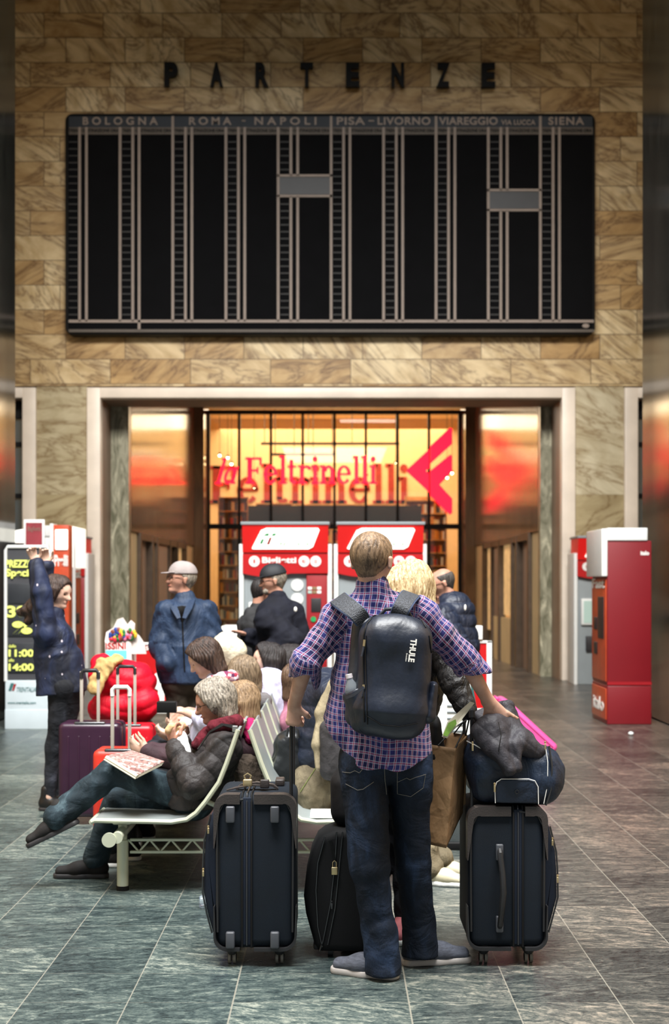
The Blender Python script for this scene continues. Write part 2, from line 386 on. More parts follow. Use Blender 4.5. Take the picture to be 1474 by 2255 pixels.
# ---------------- setting
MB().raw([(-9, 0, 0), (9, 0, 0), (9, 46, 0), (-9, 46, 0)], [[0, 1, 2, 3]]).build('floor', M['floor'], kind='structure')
b = MB()   # far wall with three openings
zt, zo = 13.6, wz(877)
b.box(-9, 9, WY, WY+.5, wz(850), zt)
b.build('wall_back', M['marble'], kind='structure')
b = MB()
for x0, x1 in ((wx(80), wx(192)), (wx(1267), wx(1375))): b.box(x0, x1, WY+.02, WY+.5, 0, wz(850))
b.build('wall_back_lower', M['marble_slab'], kind='structure')
def frame(name, l, r, rev):
    b = MB(); t = .234; b.cur = 0
    b.box(wx(l), wx(l)+t, WY-.05, WY+.22, 0, wz(850)-.03, .015); b.box(wx(r)-t, wx(r), WY-.05, WY+.22, 0, wz(850)-.03, .015)
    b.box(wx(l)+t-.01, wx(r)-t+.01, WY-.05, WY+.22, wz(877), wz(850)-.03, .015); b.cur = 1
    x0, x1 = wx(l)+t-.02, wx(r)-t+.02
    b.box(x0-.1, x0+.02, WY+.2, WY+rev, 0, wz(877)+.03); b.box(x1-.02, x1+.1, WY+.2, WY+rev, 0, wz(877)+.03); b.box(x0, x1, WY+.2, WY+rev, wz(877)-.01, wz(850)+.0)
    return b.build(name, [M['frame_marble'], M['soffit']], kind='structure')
frame('trim_1', 192, 1267, 1.1)
frame('trim_2', -330, 80, .4)
frame('trim_3', 1375, 1790, .4)
for nm, l, r in (('window_1', -330, 80), ('window_2', 1375, 1790)):
    g = MB().box(wx(l)+.1, wx(r)-.1, WY+.42, WY+.46, 0, wz(877)); o = g.build(nm, M['glass_dark'], kind='structure')
    f = MB()
    for z in (.9, 2.05, 3.2, 4.1): f.box(wx(l)+.1, wx(r)-.1, WY+.36, WY+.44, z-.04, z+.04)
    f.box(wx(l)+.1, wx(r)-.1, WY+.34, WY+.44, 4.55, wz(877))
    for x in (wx(l)+.25, wx(r)-.25, (wx(l)+wx(r))/2): f.box(x-.03, x+.03, WY+.35, WY+.44, 0, wz(877))
    f.build('window_frame', M['black'], o)
# polished piers left and right
MB().box(3.9, 5.3, 11, 17.7, 0, 11.9, .03).build('wall_right_pier', M['pier'], kind='structure')
MB().box(-5.4, -4.02, 11, 17.6, 0, 11.9, .03).build('wall_left_pier', M['pier'], kind='structure')
# unseen ceiling slab over the far end, sized to shade the top of the wall (the rest of the hall is roofed in glass)
M['plaster'] = mat('ceiling_plaster', (120, 112, 98), .8, var=.06)
MB().box(-9, 9, 11.0, 24.5, 11.9, 12.3).build('ceiling', M['plaster'], kind='structure')
MB().box(-9.3, -9, 0, 46, 0, 13.6).build('wall_left', M['marble'], kind='structure')
MB().box(9, 9.3, 0, 46, 0, 13.6).build('wall_right', M['marble'], kind='structure')
# passage behind the opening
def gloss(name, rgb, rough, var=.3):
    n = NT(name); o = n.co(); f = n.noise(n.mapp(o, (1.2, 1.2, .25)), 2.5, 6, .6, 1.0); c = S(rgb)
    n.bump(n.noise(n.mapp(o, (1, 7, .5)), 2.0, 2), .06, .04)
    return n.out(n.ramp(f, [(.3, [x*(1-var) for x in c]), (.7, [x*(1+var) for x in c])]), rough, Specular_IOR_Level=.32)
M['panel'] = gloss('glossy_brown_panel', (120, 92, 68), .13)
M['beige_wall'] = mat('warm_plaster', (190, 168, 128), .6, var=.1, nscale=1)
M['bronze'] = mat('bronze_frame', (84, 66, 50), .4, metal=.1, var=.2)
M['taupe'] = mat('taupe_panel', (128, 106, 92), .5, var=.08)
M['shopglow'] = mat('shop_window_interior', (205, 168, 116), .5, var=.5, nscale=5, emis=.5)
PY0, PY1 = 25.1, 34.9
def side(sx, name):
    x0, x1 = 3.70*sx, 3.5*sx
    def X(y): return x0+(x1-x0)*(y-PY0)/(PY1-PY0)
    def slab(b, y0, y1, z0, z1, off=0, th=.2):
        y0 = max(y0, PY0+.27); a, c = X(y0)-off*sx, X(y1)-off*sx
        vs = [(a, y0, z0), (c, y1, z0), (c, y1, z1), (a, y0, z1), (a+th*sx, y0, z0), (c+th*sx, y1, z0), (c+th*sx, y1, z1), (a+th*sx, y0, z1)]
        b.raw(vs, [[0, 1, 2, 3], [4, 7, 6, 5], [0, 4, 5, 1], [3, 2, 6, 7], [0, 3, 7, 4], [1, 5, 6, 2]])
    b = MB()
    slab(b, PY0, PY1, 2.63, 6.2)
    w_ = b.build(name, M['panel'], kind='structure')
    b = MB(); slab(b, PY0, 26.3, 0, 2.63, -.04, .16); slab(b, 27.9, 28.5, 0, 2.63, -.04, .16); slab(b, 28.5, 31.5, 0, .95, -.02, .16); slab(b, 33.2, PY1, 0, 2.63, -.04, .16)
    b.build('passage_wall', M['beige_wall'], w_)
    b = MB()
    for y in (26.35, 27.85, 28.5, 30.4, 31.6, 33.1): slab(b, y-.07, y+.07, 0, 2.63, .03, .15)
    slab(b, 26.3, 33.1, 2.5, 2.63, .02, .14); b.build('door_frame', M['bronze'], w_)
    b = MB(); slab(b, 26.5, 27.2, 0, 2.5, -.18, .05); b.build('doorway_shade_panel', M['black'], w_)  # black sheet stands in for the shade inside the open doorway
    b = MB(); slab(b, 27.2, 27.8, .0, 2.5, -.1, .05); slab(b, 28.6, 30.3, 1.0, 2.5, -.03, .05) if sx < 0 else slab(b, 30.5, 31.5, .9, 2.5, -.03, .05); b.build('poster_panel', M['taupe'], w_)
    b = MB()
    if sx > 0: slab(b, 28.6, 30.3, 1.0, 2.5, -.08, .05)
    slab(b, 31.7, 33.0, .6, 2.5, -.08, .05); b.build('shop_window', M['shopglow'], w_)
    MB().box(min(x0, 4.15*sx), max(x0, 4.15*sx), PY0, PY0+.25, 0, 6.2).build('trim_4' if sx < 0 else 'trim_5', M['pilaster'], kind='structure')
    a, c = sorted((3.5*sx, 3.27*sx)); MB().box(a-.15*(sx < 0), c+.15*(sx > 0), PY1, 36.2, 0, 6.2).build('wall_passage_pier', M['panel'], kind='structure')
side(-1, 'wall_passage_left'); side(1, 'wall_passage_right')
M['pceil'] = gloss('passage_ceiling', (120, 96, 74), .3, .15)
MB().box(-4.2, 4.2, WY+1.0, 36.2, 6.2, 6.35).build('passage_ceiling', M['pceil'], kind='structure')
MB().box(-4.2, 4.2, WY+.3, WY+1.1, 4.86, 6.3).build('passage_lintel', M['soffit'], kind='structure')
M['tube'] = glow('ceiling_strip_light', (255, 244, 232), 5)
t = empty('ceiling_strip_light', 'white strip light under the passage ceiling before the bookshop glass', 'light', loc=(.9, 34.2, 6.1))
MB().box(-.75, .75, -.06, .06, -.04, .04, .02).build('light_tube', M['tube'], t); MB().box(-.8, .8, -.09, .09, .03, .1).build('housing', M['white'], t)
# ---------------- bookshop front
GY = 36.0; GS = FP/GY
def gx(px, Y=GY): return (px-737)*Y/FP
def gz(py, Y=GY): return CH-(py-HZ)*Y/FP
gn = NT('shop_glass'); gt = gn.t
tr = gn.n('ShaderNodeBsdfTransparent', None, Color=(1, .97, .9, 1)); gl = gn.n('ShaderNodeBsdfGlossy', None, Color=(1, 1, 1, 1), Roughness=.03)
mxs = gn.n('ShaderNodeMixShader', None, i0=.06); gt.links.new(tr.outputs[0], mxs.inputs[1]); gt.links.new(gl.outputs[0], mxs.inputs[2]); gt.links.new(mxs.outputs[0], gt.nodes['Material Output'].inputs[0])
g = MB().box(gx(457), gx(1015), GY+.02, GY+.04, 0, gz(910)).build('window_3', gn.m, kind='structure')
b = MB()
for px in (457, 527, 597, 667, 737, 806, 876, 945, 1015):
    t = .055 if px not in (457, 1015) else .11
    b.box(gx(px)-t/2*1.2, gx(px)+t/2*1.2, GY-.08, GY+.08, 0, gz(910))
b.box(gx(452), gx(1022), GY-.1, GY+.1, gz(1165), gz(1154)); b.box(gx(452), gx(1022), GY-.1, GY+.1, gz(912), gz(904)); b.box(gx(452), gx(1022), GY-.1, GY+.1, 0, .25)
b.build('window_frame', M['black'], g)
M['fascia'] = mat('dark_fascia', (66, 56, 50), .6, var=.08)
MB().box(gx(546), gx(930), GY+.15, GY+.5, gz(1152), gz(1113)).build('wall_shop_fascia', M['fascia'], kind='structure')
M['shopwall'] = mat('shop_wall', (232, 200, 150), .8, var=.04)
SY = 42.5
MB().box(-5, 5, SY, SY+.2, 0, 6.8).build('wall_shop_back', M['shopwall'], kind='structure')
MB().box(-5.1, -5, GY+.1, SY, 0, 6.8).box(5, 5.1, GY+.1, SY, 0, 6.8).build('wall_shop_sides', M['shopwall'], kind='structure')
MB().box(-5, 5, GY+.1, SY, 6.7, 6.85).build('ceiling_shop', M['shopwall'], kind='structure')
M['beam'] = mat('shop_beam', (120, 92, 58), .6)
for i, (z, x0, x1, y) in enumerate(((5.6, gx(575, 39), gx(880, 39), 39), (5.25, gx(600, 39), gx(740, 39), 38.5))):
    o = MB().box(x0, x1, y-.04, y+.04, z-.035, z+.035).build('lighting_track', M['fascia'])
    for k in range(4): MB().cyl((x0+.1+k*(x1-x0-.2)/3, y, z), (x0+.1+k*(x1-x0-.2)/3, y, 6.7), .012, 6).build('suspension_rod', M['fascia'], o)
    tag(o, ['upper dark lighting track hanging inside the bookshop', 'lower short lighting track hanging inside the bookshop'][i], 'lighting track')
M['lamp'] = glow('lamp_glow', (255, 236, 190), 22)
lampspec = [(484, 1003), (502, 1008), (510, 1022), (985, 1052), (996, 1042), (560, 1075), (872, 1020)]
for i, (px, py) in enumerate(lampspec):
    Y = 38.4; x, z = gx(px, Y), gz(py, Y)
    r = .035 if i < 5 else .012
    e = empty('pendant_lamp', ['white pendant lamp at far left behind the sign', 'white pendant lamp above the letter a of the sign', 'lowest white pendant lamp left behind the sign', 'lower white pendant lamp behind the arrow logo', 'upper white pendant lamp behind the arrow logo', 'small dim pendant lamp behind the red lettering', 'small dark pendant lamp left of the arrow logo'][i], 'lamp', 'pendant lamps inside the bookshop', loc=(x, Y, z))
    MB().sph((0, 0, 0), r).build('bulb', M['lamp'], e); MB().cyl((0, 0, r), (0, 0, 6.7-z), .006, 6).build('cable', M['black'], e)
    MB().tube([(0, 0, r*.5), (0, 0, r+.03), (0, 0, r+.05)], [.05, .04, .012], 12).build('lamp_shade', M['black'], e)
# shelves of books
spines = [mat('book_spines', c, .5, var=.3, nscale=30) for c in ((190, 60, 30), (236, 206, 150), (70, 60, 60), (220, 150, 60), (240, 232, 214), (150, 40, 30), (90, 100, 110))]
M['shelf'] = mat('shelf_wood', (208, 156, 92), .5)
for i, (x0, x1, y, zt_) in enumerate(((-3.1, -2.3, 37.3, 4.0), (-2.25, -1.2, 40, 4.0), (1.95, 3.1, 38.6, 4.1), (.9, 1.9, 40.5, 4.0), (-1.1, -.1, 40.5, 4.0), (-.1, .85, 40.5, 4.0))):
    e = empty('bookcase', ['wooden bookcase crowded with books behind the leftmost pane', 'deeper bookcase of books, second from the left behind glass', 'bookcase behind the rightmost panes beside the puffer jacket man', 'deep bookcase left of the rightmost bookcase', 'deep bookcase behind the left ticket machine', 'deep bookcase seen between the two ticket machines'][i], 'bookcase', 'bookcases in the shop', loc=((x0+x1)/2, y, 0))
    h = (x1-x0)/2; b = MB(); b.box(-h, -h+.03, -.15, .15, 0, zt_).box(h-.03, h, -.15, .15, 0, zt_).box(-h, h, .13, .16, 0, zt_)
    nz = int(zt_/.36)
    for k in range(nz+1): b.box(-h, h, -.16, .15, k*.36, k*.36+.03)
    b.build('shelf_frame', M['shelf'], e)
    b = MB()
    for k in range(nz):
        x = -h+.05
        while x < h-.08:
            t = random.uniform(.02, .09); hh = random.uniform(.16, .29); b.cur = random.randrange(len(spines))
            if random.random() > .12: b.box(x, x+t, -.15+random.uniform(0, .05), .08, k*.36+.03, k*.36+.03+hh)
            x += t+.004
    b.build('books', spines, e, smooth=False, kind='stuff')
M['redwall'] = mat('dark_red_lettering', (158, 40, 26), .6)
# ---------------- slab serif lettering
def letter(ch):
    """list of polygons in units of x-height 1"""
    P_ = []; R = lambda x0, y0, x1, y1: P_.append([(x0, y0), (x1, y0), (x1, y1), (x0, y1)])
    def arc(cx, cy, rx, ry, a0, a1, w0, w1, n=16):
        for i in range(n):
            q = []
            for t in (a0+(a1-a0)*i/n, a0+(a1-a0)*(i+1)/n):
                f = abs(math.cos(math.radians(t))); w_ = w1+(w0-w1)*f; c, s_ = math.cos(math.radians(t)), math.sin(math.radians(t))
                q.append(((cx+rx*c, cy+ry*s_), (cx+(rx-w_)*c, cy+(ry-w_)*s_)))
            P_.append([q[0][0], q[1][0], q[1][1], q[0][1]])
    w_ = .22; sr = .11
    if ch == 'F':
        R(.12, 0, .4, 1.42); R(0, 0, .56, .12); R(0, 1.3, .98, 1.42); R(.84, 1.02, .98, 1.42); R(.4, .66, .78, .78); R(.68, .54, .78, .9); return P_, 1.06
    if ch == 'e':
        arc(.44, .5, .42, .5, 0, 320, .22, .11, 26); R(.1, .47, .84, .57); return P_, .96
    if ch == 'l':
        R(.12, 0, .12+w_, 1.5); R(0, 0, .46, .11); R(0, 1.39, .2, 1.5); return P_, .5
    if ch == 't':
        R(.12, .15, .12+w_, 1.3); R(0, .87, .52, .98); arc(.36, .24, .24, .24, 180, 330, .2, .12, 8); return P_, .62
    if ch == 'r':
        R(.12, 0, .12+w_, 1.0); R(0, 0, .52, .11); R(0, .89, .2, 1.0); arc(.52, .66, .3, .34, 30, 170, .12, .14, 10); P_.append([(.58, .78), (.76, .74), (.8, .9), (.62, 1.0)]); return P_, .8
    if ch == 'i':
        R(.12, 0, .12+w_, 1.0); R(0, 0, .46, .11); R(0, .89, .2, 1.0); P_.append([(.23+.15*math.cos(a*math.pi/8), 1.33+.15*math.sin(a*math.pi/8)) for a in range(16)]); return P_, .5
    if ch == 'n':
        R(.12, 0, .12+w_, 1.0); R(0, 0, .42, .11); R(0, .89, .2, 1.0); arc(.54, .62, .32, .38, 0, 170, .22, .13, 12); R(.64, 0, .86, .62); R(.54, 0, .96, .11); return P_, 1.02
    if ch == 'a':
        arc(.42, .48, .4, .48, 0, 360, .2, .12, 26); R(.64, 0, .86, 1.0); R(.8, 0, .98, .12); return P_, 1.02
def lettering(name, s, x0, x1, z0, xh, Y, depth, m, parent=None, shear=0, single=False):
    adv = [letter(c)[1] for c in s]; k = (x1-x0)/sum(adv); x = x0; b = MB()
    for c, a in zip(s, adv):
        if single: b = MB()
        for q in letter(c)[0]:
            b.prism([(x+u*k+shear*v*xh, z0+v*xh) for u, v in q], Y-depth, Y)
        if single: b.build('letter', m, parent, smooth=False)
        x += a*k
    return None if single else b.build(name, m, parent, smooth=False)
M['neon'] = glow('neon_red', (255, 22, 48), 2.6)
M['neon_edge'] = mat('red_letter_side', (150, 20, 20), .5)
e = empty('neon_sign', 'glowing red slab serif lettering la Feltrinelli across the glass shopfront', 'neon sign', loc=(0, 0, 0))
NY = GY-.25
lettering('letter', 'la', gx(474, NY), gx(528, NY)-.1, gz(1066, NY), (1066-1028)*NY/FP, NY, .08, M['neon'], e, .28, True)
lettering('letter', 'Feltrinelli', gx(541, NY), gx(832, NY), gz(1066, NY), (1066-1025)*NY/FP, NY, .08, M['neon'], e, 0, True)
b = MB()
for px in (500, 600, 700, 810): b.cyl((gx(px, NY), NY-.01, gz(1045, NY)), (gx(px, NY), GY, gz(1045, NY)), .015, 6)
b.build('bracket', M['black'], e)
e = empty('arrow_logo_sign', 'glowing red arrow shaped emblem at the right of the shopfront glass', 'neon sign', loc=(0, 0, 0))
for q in ([(948, 983), (990, 943), (996, 945), (996, 978), (948, 1022)],
          [(894, 1037), (945, 990), (945, 1030), (938, 1037), (945, 1045), (945, 1084)],
          [(948, 1037), (991, 1002), (996, 1004), (996, 1038), (968, 1068), (996, 1099), (996, 1130), (991, 1134), (948, 1092)]):
    MB().prism([(gx(a, NY), gz(c, NY)) for a, c in q][::-1], NY-.1, NY).build('logo_segment', M['neon'], e, smooth=False)
for px, py in ((970, 975), (920, 1037), (960, 1070)): MB().cyl((gx(px, NY), NY, gz(py, NY)), (gx(px, NY), GY, gz(py, NY)), .015, 6).build('bracket', M['black'], e)
b_ = lettering('wall_lettering', 'Feltrinelli', gx(462, SY-.1), gx(905, SY-.1), gz(1108, SY-.1), 58*SY/FP, SY-.02, .05, M['redwall'])
tag(b_, 'large dark red lettering Feltrinelli on the inner shop wall', 'lettering')
# ---------------- departures board
BY = WY-.28
bx = lambda px: (px-737)*BY/FP
bz = lambda py: CH-(py-HZ)*BY/FP
e = empty('departures_board', 'huge black mechanical departures board with rounded corners on the marble wall', 'departures board', loc=(bx(727), BY, bz(737)))
e.location = (0, 0, 0)
def rrect(x0, x1, z0, z1, r, n=6):
    o = []
    for cx, cz, a in ((x1-r, z1-r, 0), (x0+r, z1-r, 90), (x0+r, z0+r, 180), (x1-r, z0+r, 270)):
        o += [(cx+r*math.cos(math.radians(a+90*i/n)), cz+r*math.sin(math.radians(a+90*i/n))) for i in range(n+1)]
    return o
MB().prism(rrect(bx(143), bx(1312), bz(737), bz(249), .13), BY, WY-.005, .03).build('case', M['black'], e)
MB().prism(rrect(bx(150), bx(1306), bz(730), bz(255), .08), BY-.012, BY+.01).build('board_face', M['board'], e)
b = MB().box(bx(152), bx(1305), BY-.02, BY, bz(281), bz(257)); b.build('header_band', M['blue_head'], e)
MB().box(bx(152), bx(1306), BY-.022, BY, bz(297), bz(281)).build('subheader_strip', M['line_dim'], e)
main = {381, 729.5, 960.5, 1190}
xs = [176, 191, 265, 293, 307, 381, 409, 423, 498, 525.5, 539.5, 613, 641, 656, 729.5, 757, 771, 845, 873, 887, 960.5, 988, 1002, 1075.5, 1103, 1117, 1190, 1218, 1232]
def vline(px, y0, y1, w_=5.5): MB().box(bx(px-w_/2), bx(px+w_/2), BY-.03, BY, bz(y1), bz(y0)).build('column_line', M['line'], e)
for x in xs:
    y0 = 257 if x in main else 281
    if x in (641, 656): vline(x, y0, 388); vline(x, 433, 708)
    elif x in (1103, 1117): vline(x, y0, 420); vline(x, 464, 708)
    else: vline(x, y0, 728 if x == 307 else 708)
for x0, x1, y0 in ((611, 732, 385), (611, 732, 430), (1073, 1192, 417), (1073, 1192, 461)):
    MB().box(bx(x0), bx(x1), BY-.03, BY, bz(y0+5), bz(y0)).build('cross_line', M['line'], e)
MB().box(bx(152), bx(1308), BY-.03, BY, bz(711), bz(705)).build('cross_line', M['line'], e)
MB().box(bx(152), bx(1308), BY-.03, BY, bz(732), bz(726)).build('cross_line', M['line_dim'], e)
for x0, x1, y0, y1 in ((616, 727, 391, 429), (1078, 1188, 423, 460)): MB().box(bx(x0), bx(x1), BY-.024, BY, bz(y1), bz(y0)).build('blank_panel', M['grey_panel'], e)
b = MB()   # flap slots between the paired lines
for a, c in ((152, 172), (268, 290), (384, 406), (502, 522), (617, 638), (733, 754), (849, 870), (964, 985), (1079, 1100), (1194, 1215)):
    y = 312
    while y < 700:
        if not ((a == 617 and 375 < y < 438) or (a == 1079 and 405 < y < 470)): b.box(bx(a), bx(c), BY-.018, BY, bz(y+2.4), bz(y))
        y += 15.2
b.build('flap_slots', M['slat'], e, smooth=False, kind='stuff')
for s_, a, c, sp in (('BOLOGNA', 183, 348, 1.6), ('ROMA', 417, 510, 1.5), ('-', 533, 541, 1), ('NAPOLI', 561, 697, 1.6), ('PISA', 742, 804, 1.1), ('-', 812, 824, 1), ('LIVORNO', 832, 948, 1.1), ('VIAREGGIO', 967, 1096, 1.05), ('VIA LUCCA', 1104, 1179, 1.05), ('SIENA', 1208, 1286, 1.2)):
    sm = s_ == 'VIA LUCCA'; y0, y1 = (265, 276) if sm else (259, 276)
    if s_ == '-': y0, y1 = 266, 268.5
    text('header_lettering', s_, (bx(a), bx(c), bz(y1), bz(y0)), BY-.02, M['line'], e, .012, bold=.02, spacing=sp)
for a, c in zip([152, 270, 384, 502, 617, 733, 849, 964, 1079, 1194], [262, 378, 494, 610, 726, 842, 957, 1072, 1187, 1303]):
    text('column_caption', 'TRENO DESTINAZIONE ORA', (bx(a), bx(c), bz(292), bz(285)), BY-.022, M['board'], e, .006, bold=.02)
text('maker_mark', 'SOLARI', (bx(1283), bx(1297), bz(721), bz(715)), BY-.012, M['line'], e, .01) if False else MB().prism([(bx(1290)+.06*math.cos(a), bz(718)+.035*math.sin(a)) for a in [i*math.pi/8 for i in range(16)]], BY-.03, BY).build('maker_badge', M['line'], e)
# PARTENZE: eight separate letters standing off the wall
LY = WY-.12
for i, (ch, a, c) in enumerate((('P', 363, 393), ('A', 464, 492), ('R', 563, 592), ('T', 662, 690), ('E', 762, 792), ('N', 862, 890), ('Z', 961, 990), ('E', 1060, 1090))):
    f = lambda px: (px-737)*LY/FP
    o = text('wall_letter', ch, (f(a), f(c), CH-(194+i*.3-HZ)*LY/FP, CH-(141+i*.3-HZ)*LY/FP), LY, M['black'], None, .1, bold=.045)
    tag(o, ['black wall letter P, first of the word PARTENZE', 'black wall letter A of PARTENZE', 'black wall letter R of PARTENZE', 'black wall letter T of PARTENZE', 'black wall letter E in the middle of PARTENZE', 'black wall letter N of PARTENZE', 'black wall letter Z of PARTENZE', 'black wall letter E at the end of PARTENZE'][i], 'letter', 'black letters spelling PARTENZE')
# ---------------- ticket machines, signs, barriers, bench
M['red'] = mat('machine_red', (182, 18, 22), .35, var=.05)
M['red_dark'] = mat('machine_dark_red', (150, 20, 28), .4, var=.05)
M['red_panel'] = mat('deep_red_panel', (120, 14, 24), .45, var=.06, nscale=2)
M['signred'] = glow('lit_red_header', (200, 24, 22), .35)
M['lit_white'] = glow('lit_white_sign', (255, 252, 240), 1.0)
M['green'] = mat('logo_green', (20, 150, 80), .5); M['logo_red'] = mat('logo_red', (150, 24, 24), .5)
M['greysteel'] = mat('grey_steel', (128, 138, 144), .4, var=.06)
M['lightgrey'] = mat('light_grey_body', (140, 146, 148), .45, var=.04)
M['screen'] = glow('lit_screen', (150, 170, 160), .5)
M['screen_yellow'] = glow('lit_yellow_screen', (236, 232, 160), .9)
M['dark'] = mat('dark_recess', (36, 32, 34), .5)
M['orange'] = mat('orange_red_front', (190, 72, 40), .35, var=.15)
M['signtext'] = mat('white_print', (238, 236, 230), .6, var=.02)
M['redtext'] = mat('red_print', (176, 30, 30), .6, var=.02)
M['chrome'] = mat('brushed_aluminium', (176, 174, 170), .3, metal=.85, var=.06)
M['steel_dark'] = mat('dark_chrome', (90, 90, 92), .3, metal=.9, var=.1)
M['brass'] = mat('pale_brass', (206, 184, 140), .3, metal=.8, var=.1)
def disc(b, cx, cz, r, y0, y1, n=20): b.prism([(cx+r*math.cos(2*math.pi*i/n), cz+r*math.sin(2*math.pi*i/n)) for i in range(n)], y0, y1)
def ticket_machine(label, group):
    """origin on the floor at front centre, 1.14 m wide, 2.45 m tall"""
    e = empty('ticket_machine', label, 'ticket machine', group); W = .57
    MB().box(-W+.03, W-.03, .06, .62, 0, 2.38, .01).build('cabinet', M['lightgrey'], e)
    for s in (-1, 1): MB().box(s*W-.03, s*W+.03, 0, .64, 0, 2.17, .01).build('side_post', M['white'], e)
    b = MB(); b.raw([(-.55, -.14, 2.41), (.55, -.14, 2.41), (.55, -.02, 2.06), (-.55, -.02, 2.06), (-.55, .6, 2.41), (.55, .6, 2.41), (.55, .6, 2.06), (-.55, .6, 2.06)], [[0, 1, 2, 3], [4, 7, 6, 5], [0, 4, 5, 1], [3, 2, 6, 7], [0, 3, 7, 4], [1, 5, 6, 2]])
    h = b.build('header', M['signred'], e)
    MB().box(-.57, .57, -.16, .62, 2.41, 2.45, .008).build('top_strip', M['lightgrey'], e)
    Mh = Matrix(((1, 0, 0, 0), (0, 1, .343, -.02-2.06*.343*1), (0, 0, 1, 0), (0, 0, 0, 1)))
    def on(z): return -.02-(z-2.06)*.343
    q = [(-.42, 2.1), (.30, 2.1), (.355, 2.13), (.44, 2.345), (.42, 2.37), (-.24, 2.37), (-.31, 2.34), (-.43, 2.115)]
    b = MB(); n_ = len(q); b.raw([(x, on(z)-.02, z) for x, z in q]+[(x, on(z), z) for x, z in q], [list(range(n_)), list(range(2*n_-1, n_-1, -1))]+[[i, (i+1) % n_, n_+(i+1) % n_, n_+i] for i in range(n_)])
    lp = b.build('logo_panel', M['lit_white'], h, smooth=False)
    def flat(name, qs, m):
        b = MB()
        for q in qs:
            k = len(q); b.raw([(x, on(z)-.026, z) for x, z in q]+[(x, on(z)-.015, z) for x, z in q], [list(range(k)), list(range(2*k-1, k-1, -1))]+[[i, (i+1) % k, k+(i+1) % k, k+i] for i in range(k)])
        b.build(name, m, h, smooth=False)
    flat('logo_green_mark', [[(-.33, 2.17), (-.295, 2.17), (-.27, 2.23), (-.30, 2.23)], [(-.28, 2.27), (-.245, 2.3), (-.20, 2.3), (-.215, 2.27)], [(-.18, 2.27), (-.155, 2.3), (-.11, 2.3), (-.13, 2.27)]], M['green'])
    flat('logo_red_mark', [[(-.24, 2.16), (-.205, 2.16), (-.17, 2.25), (-.2, 2.25)]], M['logo_red'])
    Mt = Matrix(((1, 0, 0, 0), (0, 1, -.343, on(0)-.02), (0, 0, 1, 0), (0, 0, 0, 1)))
    text('logo_lettering', 'TRENITALIA', (-.12, .3, 2.145, 2.185), 0, M['green'], h, .006, shear=.35, M=Mt)
    q = [(-.55, 2.04), (-.55, 1.79)]+[(-.55+1.1*i/16, 1.79-.045*math.sin(math.pi*min(1, i/9))) for i in range(1, 16)]+[(.55, 1.79), (.55, 2.04)]
    MB().prism(q[::-1], -.03, .08).build('banner', M['red'], e, smooth=False)
    text('banner_lettering', 'Biglietti', (-.30, .14, 1.90, 2.0), -.03, M['signtext'], e, .008, bold=.03)
    for i, x in enumerate((-.40, .24, .39)):
        b = MB(); disc(b, x, 1.945, .07, -.04, -.03); d_ = b.build('symbol_disc', M['signtext'], e, smooth=False)
        b = MB(); b.box(x-.02, x+.02, -.045, -.039, 1.925, 1.935) if i else b.box(x-.012, x+.012, -.045, -.039, 1.92, 1.97)
        if i: b.box(x-.02, x+.02, -.045, -.039, 1.95, 1.96)
        if i == 1: b.box(x-.025, x-.01, -.045, -.039, 1.935, 1.965)
        b.build('symbol', M['redtext'], d_, smooth=False)
    MB().box(.27, .54, .0, .07, .3, 1.78, .01).build('payment_panel', M['red_dark'], e)
    for k, (x, z, c) in enumerate(((.31, 1.60, M['signtext']), (.37, 1.60, M['brass']), (.43, 1.60, M['signtext']), (.31, 1.55, M['screen']), (.37, 1.55, M['brass']), (.43, 1.55, M['signtext']))):
        MB().box(x-.022, x+.03, -.008, 0, z-.018, z+.018).build('card_sticker', c, e)
    MB().box(.33, .46, -.01, .005, 1.29, 1.47, .005).build('card_slot', M['dark'], e)
    b = MB(); disc(b, .36, 1.2, .035, -.02, 0); b.build('green_light', M['green'], e)
    for z in (1.02, .8): b = MB(); disc(b, .38, z, .07, -.01, 0); b.build('symbol_disc', M['signtext'], e)
    MB().box(-.48, .02, .0, .07, .98, 1.42, .02).build('screen_bezel', M['white'], e); MB().box(-.44, -.02, -.008, 0, 1.02, 1.38).build('screen', M['screen'], e)
    for z in (1.64, 1.46, 1.28): b = MB(); disc(b, .15, z, .08, .04, .06); b.build('round_emblem', M['white'], e)
    MB().box(-.4, -.1, .0, .065, .55, .8, .01).build('ticket_tray', M['dark'], e)
    return e
def put(o, x, y, rz=0, z=0): o.location = (x, y, z); o.rotation_euler = (0, 0, rz); return o
G1 = 'red and white ticket machines'
tm = ticket_machine('red and white ticket machine left of centre, behind the man in the navy coat', G1); put(tm, (629-737)*18/FP, 18)
for lab, x, y in (('red and white ticket machine right of centre, behind the crew cut man', (838-737)*18/FP, 18), ('ticket machine against the wall behind the young woman with raised arms', (114-737)*23/FP, 23), ('ticket machine against the wall beside the right column, half hidden by the dark red kiosk', (1345-737)*23/FP, 23)):
    c = copy_tree(tm); c['label'] = lab; put(c, x, y)
